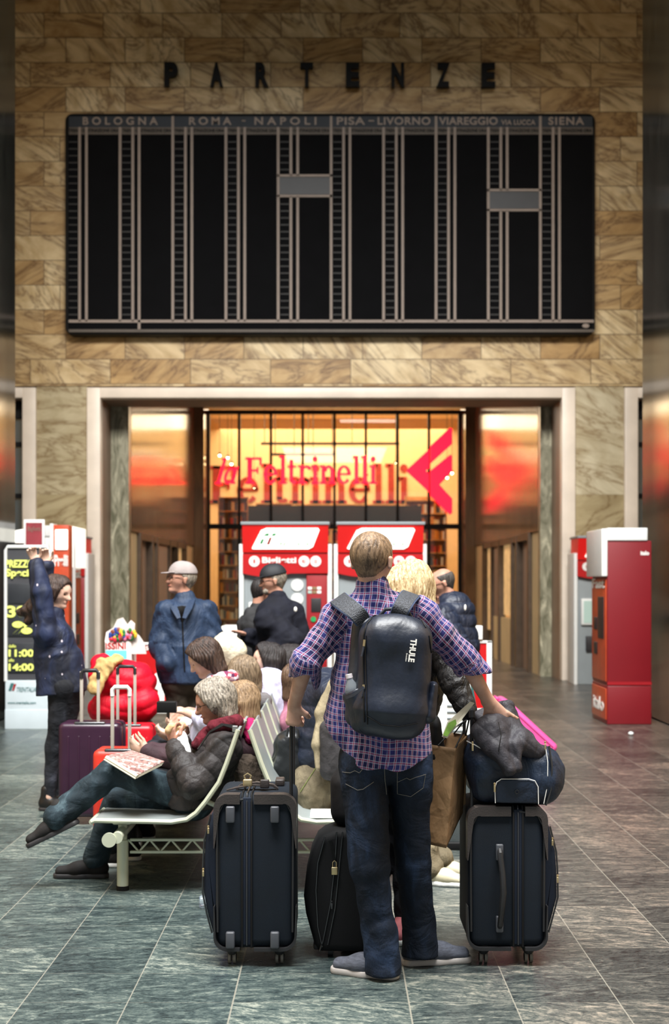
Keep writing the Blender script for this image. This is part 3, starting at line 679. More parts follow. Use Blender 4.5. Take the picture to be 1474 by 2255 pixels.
# dark red kiosk machines seen from the side
def kiosk(label, front, side, X, Y0, D, Wd, H, sx, word, txt2, lit):
    """front faces sx*X direction; D = width of the front along Y, Wd = depth along X"""
    e = empty('vending_kiosk', label, 'kiosk'); e.location = (X, Y0, 0)
    def b4(x0, x1, y0, y1, z0, z1, r=.01):
        a, c = sorted((x0*sx, x1*sx)); return MB().box(a, c, y0, y1, z0, z1, r)
    b4(0, -Wd, 0, D, .46, H).build('upper_body', side, e); b4(0, -Wd, 0, D, 0, .455).build('lower_body', side, e)
    b4(.012, 0, .03, D-.03, .5, H-.45).build('front_panel', front, e)
    b4(.012, 0, .03, D-.03, .05, .42).build('base_panel', front, e)
    b4(.02, .01, .15, .5, 1.0, 1.5).build('screen', M['dark'], e)
    b4(.022, .01, .55, .75, 1.1, 1.25).build('card_reader', M['dark'], e)
    b4(.022, .01, .55, .75, .8, .95).build('ticket_slot', M['dark'], e)
    b4(.07, .0, -.02, D+.02, H-.42, H+.14).build('header_front', M['lit_white'] if lit else M['white'], e)
    b4(.0, -Wd+.05, -.02, D+.02, H-.0, H+.15).build('header_top', M['white'], e)
    R = Matrix(((0, 1*1.0, 0, 0), (1, 0, 0, 0), (0, 0, 1, 0), (0, 0, 0, 1)))
    def ftext(nm, s, a, c, z0, z1, m):
        Mx = Matrix(((0, -sx*1.0, 0, .013*sx), (1.0*(-sx), 0, 0, D if sx > 0 else 0), (0, 0, 1, 0), (0, 0, 0, 1)))
        # lettering reads left to right on the front
        Mx = Matrix(((0, -sx, 0, .014*sx), (sx, 0, 0, 0 if sx > 0 else D), (0, 0, 1, 0), (0, 0, 0, 1)))
        text(nm, s, (a, c, z0, z1), 0, m, e, .006, M=Mx, bold=.02)
    ftext('front_lettering', word, .1, D-.1, H-.56, H-.44, M['signtext'])
    ftext('base_lettering', txt2, .15, D-.15, .14, .3, M['signtext'])
    return e
k1 = kiosk('tall dark red ticket kiosk with white header, standing by the right column', M['orange'], M['red_panel'], (1338-737)*16.4/FP, 16.4, .95, .52, 2.16, -1, 'Fast', 'italo', False)
text('side_lettering', 'italo', (.39, .49, 1.99, 2.04), 0, M['signtext'], k1, .006, bold=.03)
MB().box(.0, .52, -.008, 0, .465, .50).build('side_seam', M['red_dark'], k1)
k2 = kiosk('orange fronted ticket kiosk turned sideways behind the raised hands', M['orange'], M['white'], (150-737)*19/FP, 19.0, .95, .5, 2.3, 1, 'Fast', 'italo', True)
MB().box(-.02, .1, -.01, .012, .5, 2.4).build('white_edge', M['white'], k2)
# lit orange panel facing the hall on that kiosk
Yk = 18.4; f = lambda px: (px-737)*Yk/FP; fz = lambda py: CH-(py-HZ)*Yk/FP
e = empty('advert_totem', 'narrow orange totem with glowing white panel beside the raised hands', 'totem')
MB().box(f(112), f(152), Yk, Yk+.25, 0, fz(1156), .01).build('body', M['orange'], e); MB().box(f(110), f(118), Yk-.03, Yk+.27, 0, fz(1153), .01).build('edge', M['white'], e)
MB().box(f(122), f(150), Yk-.03, Yk, fz(1211), fz(1166), .012).build('lit_panel', M['lit_white'], e)
text('lettering', 'Prelli', (f(120), f(150), fz(1247), fz(1222)), Yk-.0, M['signtext'], e, .01, bold=.03)
# promotion board at far left
Yk = 15.9; e = empty('promotion_board', 'dark standing price board with yellow lettering at the left edge, in front of the pier', 'sign board')
M['dk_board'] = mat('dark_grey_board', (62, 62, 66), .55, var=.06); M['dk_box'] = mat('darker_box', (40, 42, 46), .5)
M['yellow'] = glow('yellow_lettering', (214, 220, 110), .55); M['sign_low'] = mat('pale_blue_grey_board', (192, 202, 206), .45, var=.04); M['teal'] = mat('teal_print', (50, 104, 104), .5)
MB().prism(rrect(f(12), f(106), fz(1500), fz(1204), .05), Yk, Yk+.1).build('panel', M['dk_board'], e)
b = MB(); b.tube([(f(13), Yk-.01, fz(1500)), (f(13), Yk-.01, fz(1212)), (f(17), Yk-.01, fz(1204)), (f(104), Yk-.01, fz(1204)), (f(107), Yk-.01, fz(1212)), (f(107), Yk-.01, fz(1500))], .02, 8); b.build('frame', M['white'], e)
MB().box(f(12), f(107), Yk-.02, Yk+.12, 0, fz(1498), .01).build('lower_panel', M['sign_low'], e)
MB().box(f(12), f(108), Yk-.03, Yk-.02, 0, fz(1562), .01).build('plinth', M['sign_low'], e)
def t_(s, a, c, y0, y1, m=None, bo=.03, nm='lettering', sh=0): text(nm, s, (f(a), f(c), fz(y1), fz(y0)), Yk-.02, m or M['yellow'], e, .006, bold=bo, shear=sh)
t_('PREZZO', 5+8, 75, 1233, 1250); t_('Speciale', 14, 92, 1253, 1274); t_('39', 16, 60, 1334, 1360); t_('%', 28, 72, 1368, 1396, bo=.05)
for y0, y1 in ((1340, 1402), (1416, 1482), (1285, 1330)): MB().box(f(17), f(78), Yk-.012, Yk, fz(y1), fz(y0), .004).build('display_box', M['dk_box'], e)
t_('dalle', 20, 36, 1419, 1426, bo=0); t_('11:00', 20, 75, 1430, 1446); t_('alle', 20, 32, 1450, 1457, bo=0); t_('14:00', 20, 75, 1461, 1477)
t_('TRENITALIA', 38, 80, 1513, 1523, M['teal'], 0, sh=.3); t_('www.trenitalia.com', 18, 80, 1544, 1550, M['teal'], 0)
MB().prism([(f(20), fz(1520)), (f(26), fz(1520)), (f(32), fz(1504)), (f(25), fz(1504))], Yk-.03, Yk-.02).build('logo_mark', M['teal'], e); MB().prism([(f(28), fz(1520)), (f(32), fz(1520)), (f(37), fz(1506)), (f(32), fz(1506))], Yk-.03, Yk-.02).build('logo_mark', M['logo_red'], e)
Yk = 16.6; e = empty('hanging_notice', 'burgundy notice in a white frame just above the raised hands', 'notice'); M['burgundy'] = mat('burgundy_print', (140, 46, 54), .6)
MB().box(f(52), f(98), Yk, Yk+.03, fz(1209), fz(1144), .006).build('frame', M['white'], e); MB().box(f(57), f(93), Yk-.006, Yk, fz(1204), fz(1151)).build('print', M['burgundy'], e)
text('lettering', 'Biglietti', (f(61), f(90), fz(1172), fz(1160)), Yk-.006, M['taupe'], e, .004); MB().cyl((f(75), Yk+.05, 0), (f(75), Yk+.05, fz(1150)), .02, 10).build('post', M['chrome'], e)
Yk = 17.75; e = empty('lit_display', 'small white glowing display tilted beside the left pier above the price board', 'display')
MB().prism([(f(24), fz(1195)), (f(52), fz(1195)), (f(53), fz(1165)), (f(22), fz(1170))], Yk, Yk+.1).build('screen', M['lit_white'], e); MB().prism([(f(14), fz(1190)), (f(24), fz(1197)), (f(22), fz(1168)), (f(10), fz(1174))], Yk, Yk+.12).build('side', M['greysteel'], e)
MB().box(f(20), f(56), Yk, Yk+.12, 0, fz(1196), .01).build('stand', M['black'], e)
# red barrier panels with white frames
Yk = 13.2
def barrier(x0, x1, label, y0=1415, txt=True):
    e = empty('barrier_panel', label, 'barrier', 'red barrier panels around the ticket machines')
    b = MB(); fr = .05
    b.box(f(x0), f(x0)+fr, Yk, Yk+.06, 0, fz(y0), .006).box(f(x1)-fr, f(x1), Yk, Yk+.06, 0, fz(y0), .006).box(f(x0), f(x1), Yk, Yk+.06, fz(y0)-.025, fz(y0), .006).box(f(x0), f(x1), Yk, Yk+.06, .42, .47, .006); b.build('frame', M['white'], e)
    MB().box(f(x0)+fr, f(x1)-fr, Yk+.01, Yk+.05, .47, fz(y0)-.025).build('infill', M['red'], e)
    for x in (f(x0)+.03, f(x1)-.03): MB().box(x-.03, x+.03, Yk-.25, Yk+.3, 0, .03, .008).build('foot', M['greysteel'], e)
    if txt: text('lettering', 'Area Self Service', (f(x0+12), f(x0+100), fz(y0+17), fz(y0+8)), Yk+.01, M['signtext'], e, .006, bold=.02)
    b = MB(); disc(b, f(x0+75), fz(1500), .09, Yk-.0, Yk+.012); b.box(f(x0+68), f(x0+82), Yk, Yk+.012, fz(1550), fz(1520)); b.build('white_emblem', M['signtext'], e)
    return e
barrier(280, 486, 'red barrier panel behind the man in the blue jacket'); barrier(492, 700, 'red barrier panel below the man in the navy coat'); barrier(880, 1084, 'red barrier panel with white frame seen beside the raised right elbow', 1411, False)
tag(MB().box(f(1040), f(1063), Yk-.02, Yk+.12, fz(1409)+.002, fz(1378), .006).build('white_box', M['white']), 'small white box standing on the right red barrier', 'box')
tag(MB().box(f(478), f(540), Yk+.5, Yk+1.0, 0, fz(1382), .01).build('white_counter', M['white']), 'white counter behind the barrier between the two capped men', 'counter')
# sweets stand
e = empty('sweets_display', 'white cardboard sweets display with colourful flowers on its header', 'display stand'); Yk = 12.6
M['cyan'] = mat('cyan_print', (110, 205, 212), .5); M['card'] = mat('white_card', (226, 214, 208), .7)
q = [(f(236), fz(1440)), (f(322), fz(1440)), (f(318), fz(1418)), (f(306), fz(1400)), (f(296), fz(1392)), (f(297), fz(1374)), (f(288), fz(1366)), (f(280), fz(1376)), (f(270), fz(1360)), (f(258), fz(1364)), (f(250), fz(1382)), (f(234), fz(1392)), (f(231), fz(1412))]
MB().prism(q, Yk, Yk+.04).build('header_card', M['card'], e); MB().box(f(232), f(290), Yk-.02, Yk+.3, 0, fz(1412), .006).build('stand_body', M['card'], e); MB().box(f(234), f(280), Yk-.028, Yk-.02, .5, fz(1432)).build('cyan_field', M['cyan'], e)
text('lettering', 'ISSINI', (f(234), f(278), fz(1429), fz(1415)), Yk-.02, M['redtext'], e, .006, bold=.02)
cols = [mat('sweet_wrapper', c, .5) for c in ((20, 110, 50), (200, 40, 60), (240, 190, 40), (40, 60, 130), (120, 60, 40), (230, 120, 160))]
for i in range(34):
    a = random.uniform(0, 1); x = 242+60*a; y = 1408-random.uniform(0, 32)*(1-abs(a-.5)*1.3)
    MB().sph((f(x), Yk-.03, fz(y)), (random.uniform(.012, .026), .012, random.uniform(.014, .032)), n=6).build('sweet', cols[i % 6], e)
# ---------------- bench rows, back to back
M['seat'] = mat('pale_grey_green_metal', (196, 200, 178), .38, metal=.2, var=.05); M['seat_top'] = mat('grey_seat_sheet', (150, 158, 158), .42, metal=.3, var=.06, bump=.1, bscale=90)
SC = 411.0; BX0 = -.475; BYN = 7.30
def bench(sx, label):
    e = empty('waiting_bench', label, 'bench', 'back to back metal waiting benches'); e.location = (BX0, 0, 0)
    # side profile (u outward from the centre line, z)
    prof = [(.80, .392), (.78, .40), (.5, .395), (.38, .392), (.30, .405), (.25, .44), (.20, .50), (.13, .60), (.09, .70), (.055, .80), (.03, .875)]
    n_ = 6; w_ = .56
    for i in range(n_):
        y0 = BYN+i*w_+.015; y1 = BYN+(i+1)*w_-.015
        b = MB(); b.ribbon([(sx*u, (y0+y1)/2, z) for u, z in prof], y1-y0, .012, (0, 1, 0)); s = b.build('seat', M['seat_top'], e)
        for y in (y0, y1): b = MB(); b.tube([(sx*u, y, z) for u, z in prof], .013, 8); b.build('rim', M['seat'], s)
        b = MB(); b.tube([(sx*.8, y0, .392), (sx*.8, y1, .392)], .013, 8); b.build('front_rim', M['seat'], s)
    for y in (BYN+.18, BYN+n_*w_-.2):
        b = MB(); b.cyl((sx*.66, y, .02), (sx*.66, y, .27), .031, 20).cyl((sx*.66, y, .27), (sx*.66, y, .36), .024, 16); b.box(sx*.66-.05, sx*.66+.05, y-.04, y+.04, .355, .385, .01); l = b.build('leg', M['seat'], e)
        MB().cyl((sx*.66, y, 0), (sx*.66, y, .025), .034, 20).build('foot_cap', M['black'], l)
    b = MB(); b.cyl((sx*.66, BYN-.02, .315), (sx*.66, BYN+n_*w_, .315), .03, 14); b.build('beam', M['seat'], e)
    MB().cyl((sx*.70, BYN-.03, .305), (sx*.70, BYN-.015, .305), .038, 24).build('end_cap', M['seat'], e)
    for y in (BYN+.1, BYN+.3): 
        b = MB(); b.tube([(sx*.21, y, .49), (sx*.12, y, .45), (sx*.02, y, .40)], .013, 8); b.build('bracket', M['seat'], e)
    return e
bl = bench(-1, 'metal waiting bench facing left, with the seated man at its near end')
br_ = bench(1, 'metal waiting bench facing right, behind the navy suitcase on the left')
for i, y in enumerate((BYN+.18, BYN+6*.56-.2)):
    b = MB(); zt, zb = .270, .205
    for z in (zt, zb): b.box(BX0-.62, BX0+.62, y-.012, y+.012, z-.007, z+.007, .003)
    N_ = 22
    for k in range(N_):
        x0 = BX0-.63+1.26*k/N_; x1 = BX0-.63+1.26*(k+1)/N_; z0, z1 = (zb, zt) if k % 2 else (zt, zb); b.cyl((x0, y, z0), (x1, y, z1), .0055, 6)
    tag(b.build('truss_bar', M['seat']), ['near lattice bar joining the two benches close to the floor', 'far lattice bar joining the two benches behind the feet'][i], 'bench bar')
MB().sph((.03, BYN+.02, .47), (.045, .03, .045)).build('hinge_cap', M['white'], bl)
tag(MB().box(P(684, 0, 7.5).x, P(738, 0, 7.5).x, 7.36, 7.62, .404, .414, .002).build('white_booklet', M['white']), 'white booklet lying on the near seat of the right bench', 'booklet')
# information stand behind the paper bag
Yk = 8.6; e = empty('information_stand', 'white tilted information board on a grey textured base behind the paper bag', 'sign stand')
M['mesh_grey'] = mat('grey_textured_panel', (74, 84, 86), .6, bump=.8, bscale=300, var=.1); M['paper'] = mat('white_paper', (228, 230, 228), .6, var=.02)
MB().box(f(962), f(1060), Yk+.02, Yk+.3, .02, fz(1652), .008).build('base', M['mesh_grey'], e); MB().box(f(958), f(1064), Yk, Yk+.32, 0, .05, .01).build('foot', M['black'], e)
q = [(f(950), fz(1640)), (f(1062), fz(1640)), (f(1040), fz(1502)), (f(960), fz(1480))]
MB().prism(q, Yk+.1, Yk+.14).build('board', M['paper'], e, smooth=False)
b = MB(); b.tube([(f(1064), Yk+.1, fz(1640)), (f(1041), Yk+.1, fz(1500)), (f(958), Yk+.1, fz(1478))], .008, 6); b.build('teal_edge', M['teal'], e)
for k in range(5): text('small_print', 'informazioni viaggiatori', (f(985), f(1034), fz(1556+k*14+4), fz(1556+k*14)), Yk+.1, M['greysteel'], e, .003) if False else MB().box(f(988), f(1030-6*(k % 2)), Yk+.094, Yk+.1, fz(1558+k*14), fz(1556+k*14)).build('text_line', M['greysteel'], e)
# bits on the floor
o = MB().sph(P(1390, 1613, 15.2), (.03, .03, .022), n=6).build('crumpled_paper', M['paper']); tag(o, 'small crumpled white paper lying on the floor before the dark red kiosk', 'litter'); o.location.z -= min((o.matrix_world @ v.co).z for v in o.data.vertices)
# ---------------- luggage
def canvas(name, rgb, rough=.75):
    n = NT(name); c = S(rgb); o = n.co(); f = n.noise(o, 5, 3); g = n.noise(o, 420, 2)
    n.bump(g, .35, .002); return n.out(n.ramp(n.m2('ADD', n.m2('MULTIPLY', f, .7), n.m2('MULTIPLY', g, .3)), [(.3, [x*.75 for x in c]), (.7, [x*1.3 for x in c])]), rough, Specular_IOR_Level=.35, Sheen_Weight=.0)
M['navy_canvas'] = canvas('navy_canvas', (8, 19, 30)); M['navy_trim'] = canvas('navy_trim', (11, 22, 38)); M['blk_canvas'] = canvas('black_canvas', (16, 16, 18))
M['leather'] = mat('dark_brown_leather', (58, 52, 50), .38, var=.2, bump=.2, bscale=150); M['rubber'] = mat('dark_rubber', (34, 34, 36), .5); M['stud'] = mat('grey_stud', (74, 76, 82), .4)
M['wheel_rim'] = mat('worn_grey_wheel', (120, 114, 104), .5)
def zip_pull(p, parent, m=None, l=.03):
    b = MB(); b.sph(p, (.005, .004, .006), n=5); b.box(p[0]-.004, p[0]+.004, p[1]-.006, p[1]-.003, p[2]-l, p[2]-.006, .001); return b.build('zip_pull', m or M['brass'], parent)
def soft_case(label, X, Y, W, H, D, sx, handle_side, tel):
    """narrow side towards -y, front pocket bulging towards sx"""
    e = empty('spinner_suitcase', label, 'suitcase'); e.location = (X, Y, 0); h = W/2; zb = .075
    MB().box(-h, h, 0, D, zb, H, .045, 6).build('shell', M['navy_canvas'], e)
    # expanding front pocket, tapering up and down
    prof = [(h-.02, H-.06), (h+.018, H-.09), (h+.045, H-.2), (h+.05, H*.6), (h+.052, H*.42), (h+.035, .22), (h+.012, zb+.06), (h-.02, zb+.02)]
    b = MB(); b.prism([(sx*x, z) for x, z in prof], .035, D-.04, .02); pk = b.build('front_pocket', M['navy_trim'], e)
    for (x, z) in ((h+.03, H-.14), (h+.052, H*.56)):
        zip_pull((sx*x, .032, z), pk)
    b = MB(); b.tube([(sx*(x+.004), .045, z) for x, z in prof[1:-1]], .004, 6); b.build('pocket_zip', M['steel_dark'], pk)
    # piping outlines on the side face
    for s in (-1, 1): b = MB(); b.tube([(s*(h-.012)*1.0, -.002, .15), (s*(h-.010), -.003, H-.09), (s*(h-.04), -.003, H-.03), (s*.05, -.003, H-.018)], .005, 8); b.build('side_piping', M['rubber'], e)
    c0 = -sx*(-.035) if handle_side else sx*.035
    zc = sx*.045 if handle_side else -.035
    b = MB(); 
    MB().box(zc-.019, zc+.019, -.006, .02, zb+.02, H-.01, .004).build('zip_band', M['navy_trim'], e)
    for s in (-1, 1): b = MB(); b.tube([(zc+s*.02, -.006, zb+.01), (zc+s*.02, -.006, H-.03), (zc+s*.02, .012, H+.002), (zc+s*.02, D*.7, H+.003)], .0045, 8); b.build('zip_piping', M['black'], e)
    b = MB(); b.tube([(zc, -.008, zb+.02), (zc, -.008, H-.03), (zc, .012, H+.003), (zc, D*.7, H+.004)], .004, 6); b.build('zip_teeth', M['steel_dark'], e)
    def guard(s, top):
        z1 = H+.004 if top else zb-.006; sg = -1 if top else 1; xo = h+.005; R = .06; t = .042 if top else .014; L = .17 if top else .13
        out, inn = [], []
        xin = zc+s*.03
        out.append((xin, z1)); inn.append((xin, z1+sg*t))
        for i in range(9):
            a = math.radians(90*i/8); out.append((s*(xo-R+R*math.sin(a)), z1+sg*(R-R*math.cos(a))))
            r2 = R-.02; tt = t*(1-.35*i/8); inn.append((s*(xo-R+(R-tt)*math.sin(a)), z1+sg*(R-(R-tt)*math.cos(a))))
        out.append((s*xo, z1+sg*(R+L))); inn.append((s*(xo-.004), z1+sg*(R+L)))
        k = len(out); b = MB()
        vs = [(x, -.012, z) for x, z in out]+[(x, -.012, z) for x, z in inn]+[(x, .06, z) for x, z in out]+[(x, .03, z) for x, z in inn]
        fs = []
        for i in range(k-1): fs += [[i, i+1, k+i+1, k+i], [2*k+i, 3*k+i, 3*k+i+1, 2*k+i+1], [i, 2*k+i, 2*k+i+1, i+1], [k+i, k+i+1, 3*k+i+1, 3*k+i]]
        fs += [[0, k, 3*k, 2*k], [k-1, 3*k-1, 4*k-1, 2*k-1]]
        b.raw(vs, fs); b.build('corner_guard', M['leather'] if top else M['rubber'], e)
    for s in (-1, 1): guard(s, True); guard(s, False)
    if not handle_side:
        for x in (-.105, .085):
            MB().box(x-.019, x+.019, -.03, .0, H-.115, H-.045, .007).build('foot_stud', M['stud'], e); MB().box(x-.019, x+.019, -.03, 0, zb+.01, zb+.08, .007).build('foot_stud', M['stud'], e)
    else:
        x = -.035*sx*1.0-.0; b = MB(); b.tube([(x, -.012, H*.74), (x, -.03, H*.72), (x+.008, -.045, H*.60), (x+.012, -.05, H*.48), (x+.006, -.042, H*.37), (x, -.03, H*.27), (x, -.012, H*.25)], [.011, .012, .013, .014, .013, .012, .011], 10); b.build('side_handle', M['rubber'], e)
        for z in (H*.72, H*.27): MB().box(x-.016, x+.016, -.022, 0, z-.035, z+.035, .006).build('handle_mount', M['stud'], e)
    for i, (x, y) in enumerate(((-h+.07, .05), (h-.07, .05), (-h+.07, D-.06), (h-.07, D-.06))):
        b = MB(); b.tube([(x, y, zb+.03), (x, y, zb-.005), (x, y+.005, zb-.03)], [.042, .032, .018], 14); hs = b.build('wheel_housing', M['rubber'], e)
        for s in (-1, 1):
            b = MB(); b.tube([(x+s*.011-.006, y+.012, .026), (x+s*.011+.006, y+.012, .026)], .026, 20); wl = b.build('wheel', M['wheel_rim'], hs); b = MB(); b.tube([(x+s*.011-.008, y+.012, .026), (x+s*.011+.008, y+.012, .026)], .017, 16); b.build('wheel_hub', M['black'], wl)
    # top carry handle and tag
    y = D*.35; b = MB(); b.ribbon([(-.09, y, H+.004), (-.07, y, H+.02), (0, y, H+.03), (.07, y, H+.02), (.09, y, H+.004)], .035, .01, (0, 1, 0)); b.build('top_handle', M['leather'], e)
    if not handle_side:
        b = MB(); b.ribbon([(-.13, y-.06, H+.006), (-.09, y-.05, H+.016), (-.02, y-.02, H+.024), (.04, y-.02, H+.02)], [.01, .02, .02, .015], .004, (0, 1, .2)); b.build('luggage_strap', M['leather'], e)
        MB().box(.015, .055, y-.05, y-.03, H+.012, H+.05, .005).build('luggage_tag', M['leather'], e)
        b = MB(); b.tube([(-.05, y-.03, H+.05), (-.055, y-.03, H+.065), (-.04, y-.03, H+.075), (-.025, y-.03, H+.065), (-.03, y-.03, H+.05)], .004, 8); b.box(-.06, -.02, y-.04, y-.02, H+.018, H+.05, .005); b.build('padlock', M['brass'], e)
        MB().box(.075, .115, D-.2, D-.1, H, H+.03, .006).build('leather_patch', M['leather'], e)
    if tel:
        xr = -sx*(h-.02) ; b = MB()
        for y in (.06, D-.06): b = MB(); b.cyl((xr, y, H-.02), (xr, y, tel), .0075, 12); b.build('handle_rod', M['rubber'], e)
        b = MB(); b.tube([(xr, .05, tel-.02), (xr, .055, tel+.003), (xr, .09, tel+.012), (xr, D-.09, tel+.012), (xr, D-.055, tel+.003), (xr, D-.05, tel-.02)], .014, 12); b.build('handle_grip', M['rubber'], e)
    return e
sc1 = soft_case('tall navy soft suitcase whose raised handle the man in plaid grips', P(562, 0, 5.97).x, 5.97, .345, .735, .46, -1, False, 1.09)
sc2 = soft_case('navy soft suitcase with a grey side grip, standing under the duffel bag on the right', P(1118, 0, 5.98).x, 5.98, .335, .682, .46, 1, True, 1.08)
# black soft case between the man and the left suitcase
Yc = 6.1; e = empty('black_suitcase', 'bulging black soft suitcase with small padlock, partly behind the legs in dark jeans', 'suitcase'); f = lambda px, Y=None: (px-737)*(Y or Yc)/FP; fz = lambda py, Y=None: CH-(py-HZ)*(Y or Yc)/FP
q = [(705, 1905), (690, 1890), (716, 1838), (735, 1829), (790, 1829), (812, 1840), (822, 1880), (826, 1960), (822, 2040), (808, 2098), (700, 2098), (690, 2080), (672, 2010), (669, 1975), (674, 1930), (682, 1895)]
q = [(716, 1838), (740, 1829), (790, 1829), (812, 1840), (822, 1880), (826, 1960), (822, 2040), (808, 2100), (702, 2098), (692, 2080), (674, 2015), (669, 1975), (674, 1930), (686, 1880), (700, 1850)]
b = MB(); b.prism([(f(x), fz(y)) for x, y in q][::-1], Yc, Yc+.28, .035); sh = b.build('shell', M['blk_canvas'], e)
for pts in (((742, 1832), (738, 1900), (728, 1990), (712, 2070), (704, 2095)), ((755, 1832), (748, 1900), (738, 2000), (722, 2080)), ((716, 1842), (700, 1900), (696, 1960), (700, 2040), (710, 2085))):
    b = MB(); b.tube([(f(x), Yc-.004, fz(y)) for x, y in pts], .0035, 6); b.build('zip_seam', M['steel_dark'], e)
b = MB(); b.tube([(f(733), Yc-.012, fz(1908)), (f(733), Yc-.012, fz(1898)), (f(737), Yc-.012, fz(1894)), (f(741), Yc-.012, fz(1898)), (f(741), Yc-.012, fz(1908))], .0025, 8); b.box(f(730), f(744), Yc-.02, Yc-.006, fz(1925), fz(1908), .003); b.build('padlock', M['brass'], e)
b = MB(); b.ribbon([(f(728), Yc-.006, fz(1850)), (f(735), Yc-.008, fz(1880)), (f(737), Yc-.008, fz(1896))], .012, .003, (1, 0, 0)); b.build('strap', M['black'], e)
zip_pull((f(731), Yc-.008, fz(1985)), e, M['steel_dark'])
MB().box(f(690), f(812), Yc+.03, Yc+.26, .03, .06, .01).build('base_plate', M['rubber'], e)
for x in (f(728), f(800)):
    for y in (Yc+.05, Yc+.24): b = MB(); b.tube([(x-.011, y, .024), (x+.011, y, .024)], .024, 18); b.build('wheel', M['rubber'], e)
# smooth black bag resting on it
o = sdf_obj('black_bag', [EC(P(757, 1725, 6.26), P(760, 1785, 6.26), (.06, .09), (.064, .10), s=(1, 0, 0), cap=.07), EC(P(775, 1700, 6.26), P(790, 1775, 6.26), (.05, .08), (.06, .09), s=(1, 0, 0), cap=.06)], .006, fabric('smooth_black_cloth', (20, 20, 24), .7, .15), None, fold_disp(.002, 4))
o.location.z += 0; tag(o, 'smooth rounded black bag sitting on the black suitcase behind the man in plaid', 'bag')
# duffel bag on the right suitcase
M['duffel'] = fabric('navy_duffel_cloth', (17, 31, 50), .5, .5, 8, .35, spec=.5)
e = empty('duffel_bag', 'navy travel bag with white piped pocket lying on top of the right suitcase', 'bag')
Yd = 6.0; zb = .69
cx = P(1130, 0, 6.1).x
sdf_obj('bag_body', [BX((cx, 6.19, zb+.115), (.185, .2, .115), .06), EC((cx+.12, 6.08, zb+.105), (cx+.12, 6.30, zb+.105), .10, k=.03), EC((cx-.10, 6.08, zb+.17), (cx-.10, 6.30, zb+.18), .115, k=.05), EC((cx-.10, 6.1, zb+.22), (cx-.02, 6.15, zb+.2), .06, k=.05), EC((cx+.18, 6.15, zb+.13), (cx+.19, 6.3, zb+.15), .05, k=.05)], .0065, M['duffel'], e, fold_disp(.006, 3.5, 4))
def front_y(*a): return 5.975
b = MB(); pts = [(1091, 1768), (1090, 1735), (1094, 1722), (1104, 1715), (1165, 1715), (1178, 1719), (1185, 1732), (1186, 1770)]
fx = lambda px, Y=5.96: (px-737)*Y/FP
fzz = lambda py, Y=5.96: CH-(py-HZ)*Y/FP
b.prism([(fx(x), fzz(y)) for x, y in pts][::-1], 5.955, 6.0, .01); pk = b.build('side_pocket', M['duffel'], e)
b = MB(); b.tube([(fx(x), 5.953, fzz(y)) for x, y in pts], .0018, 6); b.build('white_piping', M['signtext'], pk)
b = MB(); b.tube([(fx(1138)+.008*math.cos(i*math.pi/6), 5.95, fzz(1743)+.008*math.sin(i*math.pi/6)) for i in range(12)], .002, 6, closed=True); b.build('eyelet', M['steel_dark'], pk)
zip_pull((fx(1089), 5.948, fzz(1725)), pk, l=.035)
b = MB(); b.tube([(fx(1205), 6.0, fzz(1645)), (fx(1209), 5.985, fzz(1680)), (fx(1208), 5.98, fzz(1730)), (fx(1200), 5.985, fzz(1772))], .0018, 6); b.build('white_piping', M['signtext'], e)
b = MB(); b.tube([(fx(1213), 6.0, fzz(1645)), (fx(1218), 5.99, fzz(1690)), (fx(1216), 5.985, fzz(1740)), (fx(1205), 5.99, fzz(1776))], .0045, 6); b.build('end_zip', M['steel_dark'], e)
b = MB(); b.tube([(fx(1032), 6.03, fzz(1636)), (fx(1048), 5.985, fzz(1642)), (fx(1062), 5.98, fzz(1650))], .0025, 6); b.build('white_piping', M['signtext'], e); zip_pull((fx(1042), 5.975, fzz(1636)), e, l=.035); zip_pull((fx(1203), 5.985, fzz(1636)), e, l=.03)
# black puffer jacket thrown over it
M['puffer_black'] = fabric('dark_grey_quilted_cloth', (50, 48, 53), .6, .45, 10, .2, spec=.3)
pj = [EC(P(1072, 1600, 6.0), P(1100, 1650, 5.96), (.078, .05), (.06, .04), s=(1, 0, .3), k=.03, region=1), EC(P(1100, 1650, 5.95), P(1120, 1694, 5.92), .045, .028, k=.02, region=1), EC(P(1135, 1640, 5.95), P(1140, 1690, 5.93), .026, .017, k=.015, region=1),
      EC(P(1112, 1568, 6.15), P(1118, 1620, 6.1), (.045, .1), (.06, .1), s=(1, 0, 0), k=.02, region=1), EC(P(1100, 1602, 6.05), P(1150, 1630, 6.05), .065, .055, k=.03, region=1), EC(P(1145, 1635, 6.0), P(1184, 1655, 6.02), .055, .03, k=.03, region=1), EC(P(1056, 1585, 6.1), P(1090, 1570, 6.15), .04, .04, k=.03, region=1)]
o = sdf_obj('puffer_jacket', pj, .005, M['puffer_black'], None, lambda v, r, H, U, W: wob(v, 4, 3, .007)+.006*(np.sqrt(np.abs(np.sin(v[:, 0]*26+v[:, 2]*30)))-.6)+wob(v*np.array([1, 1, .6]), 17, 6, .003)); tag(o, 'dark grey puffer jacket bundled on top of the navy travel bag', 'jacket')
b = MB(); b.tube([P(1098, 1590, 5.945), P(1104, 1620, 5.9), P(1098, 1655, 5.9)], .002, 5); b.build('seam', M['black'], o)
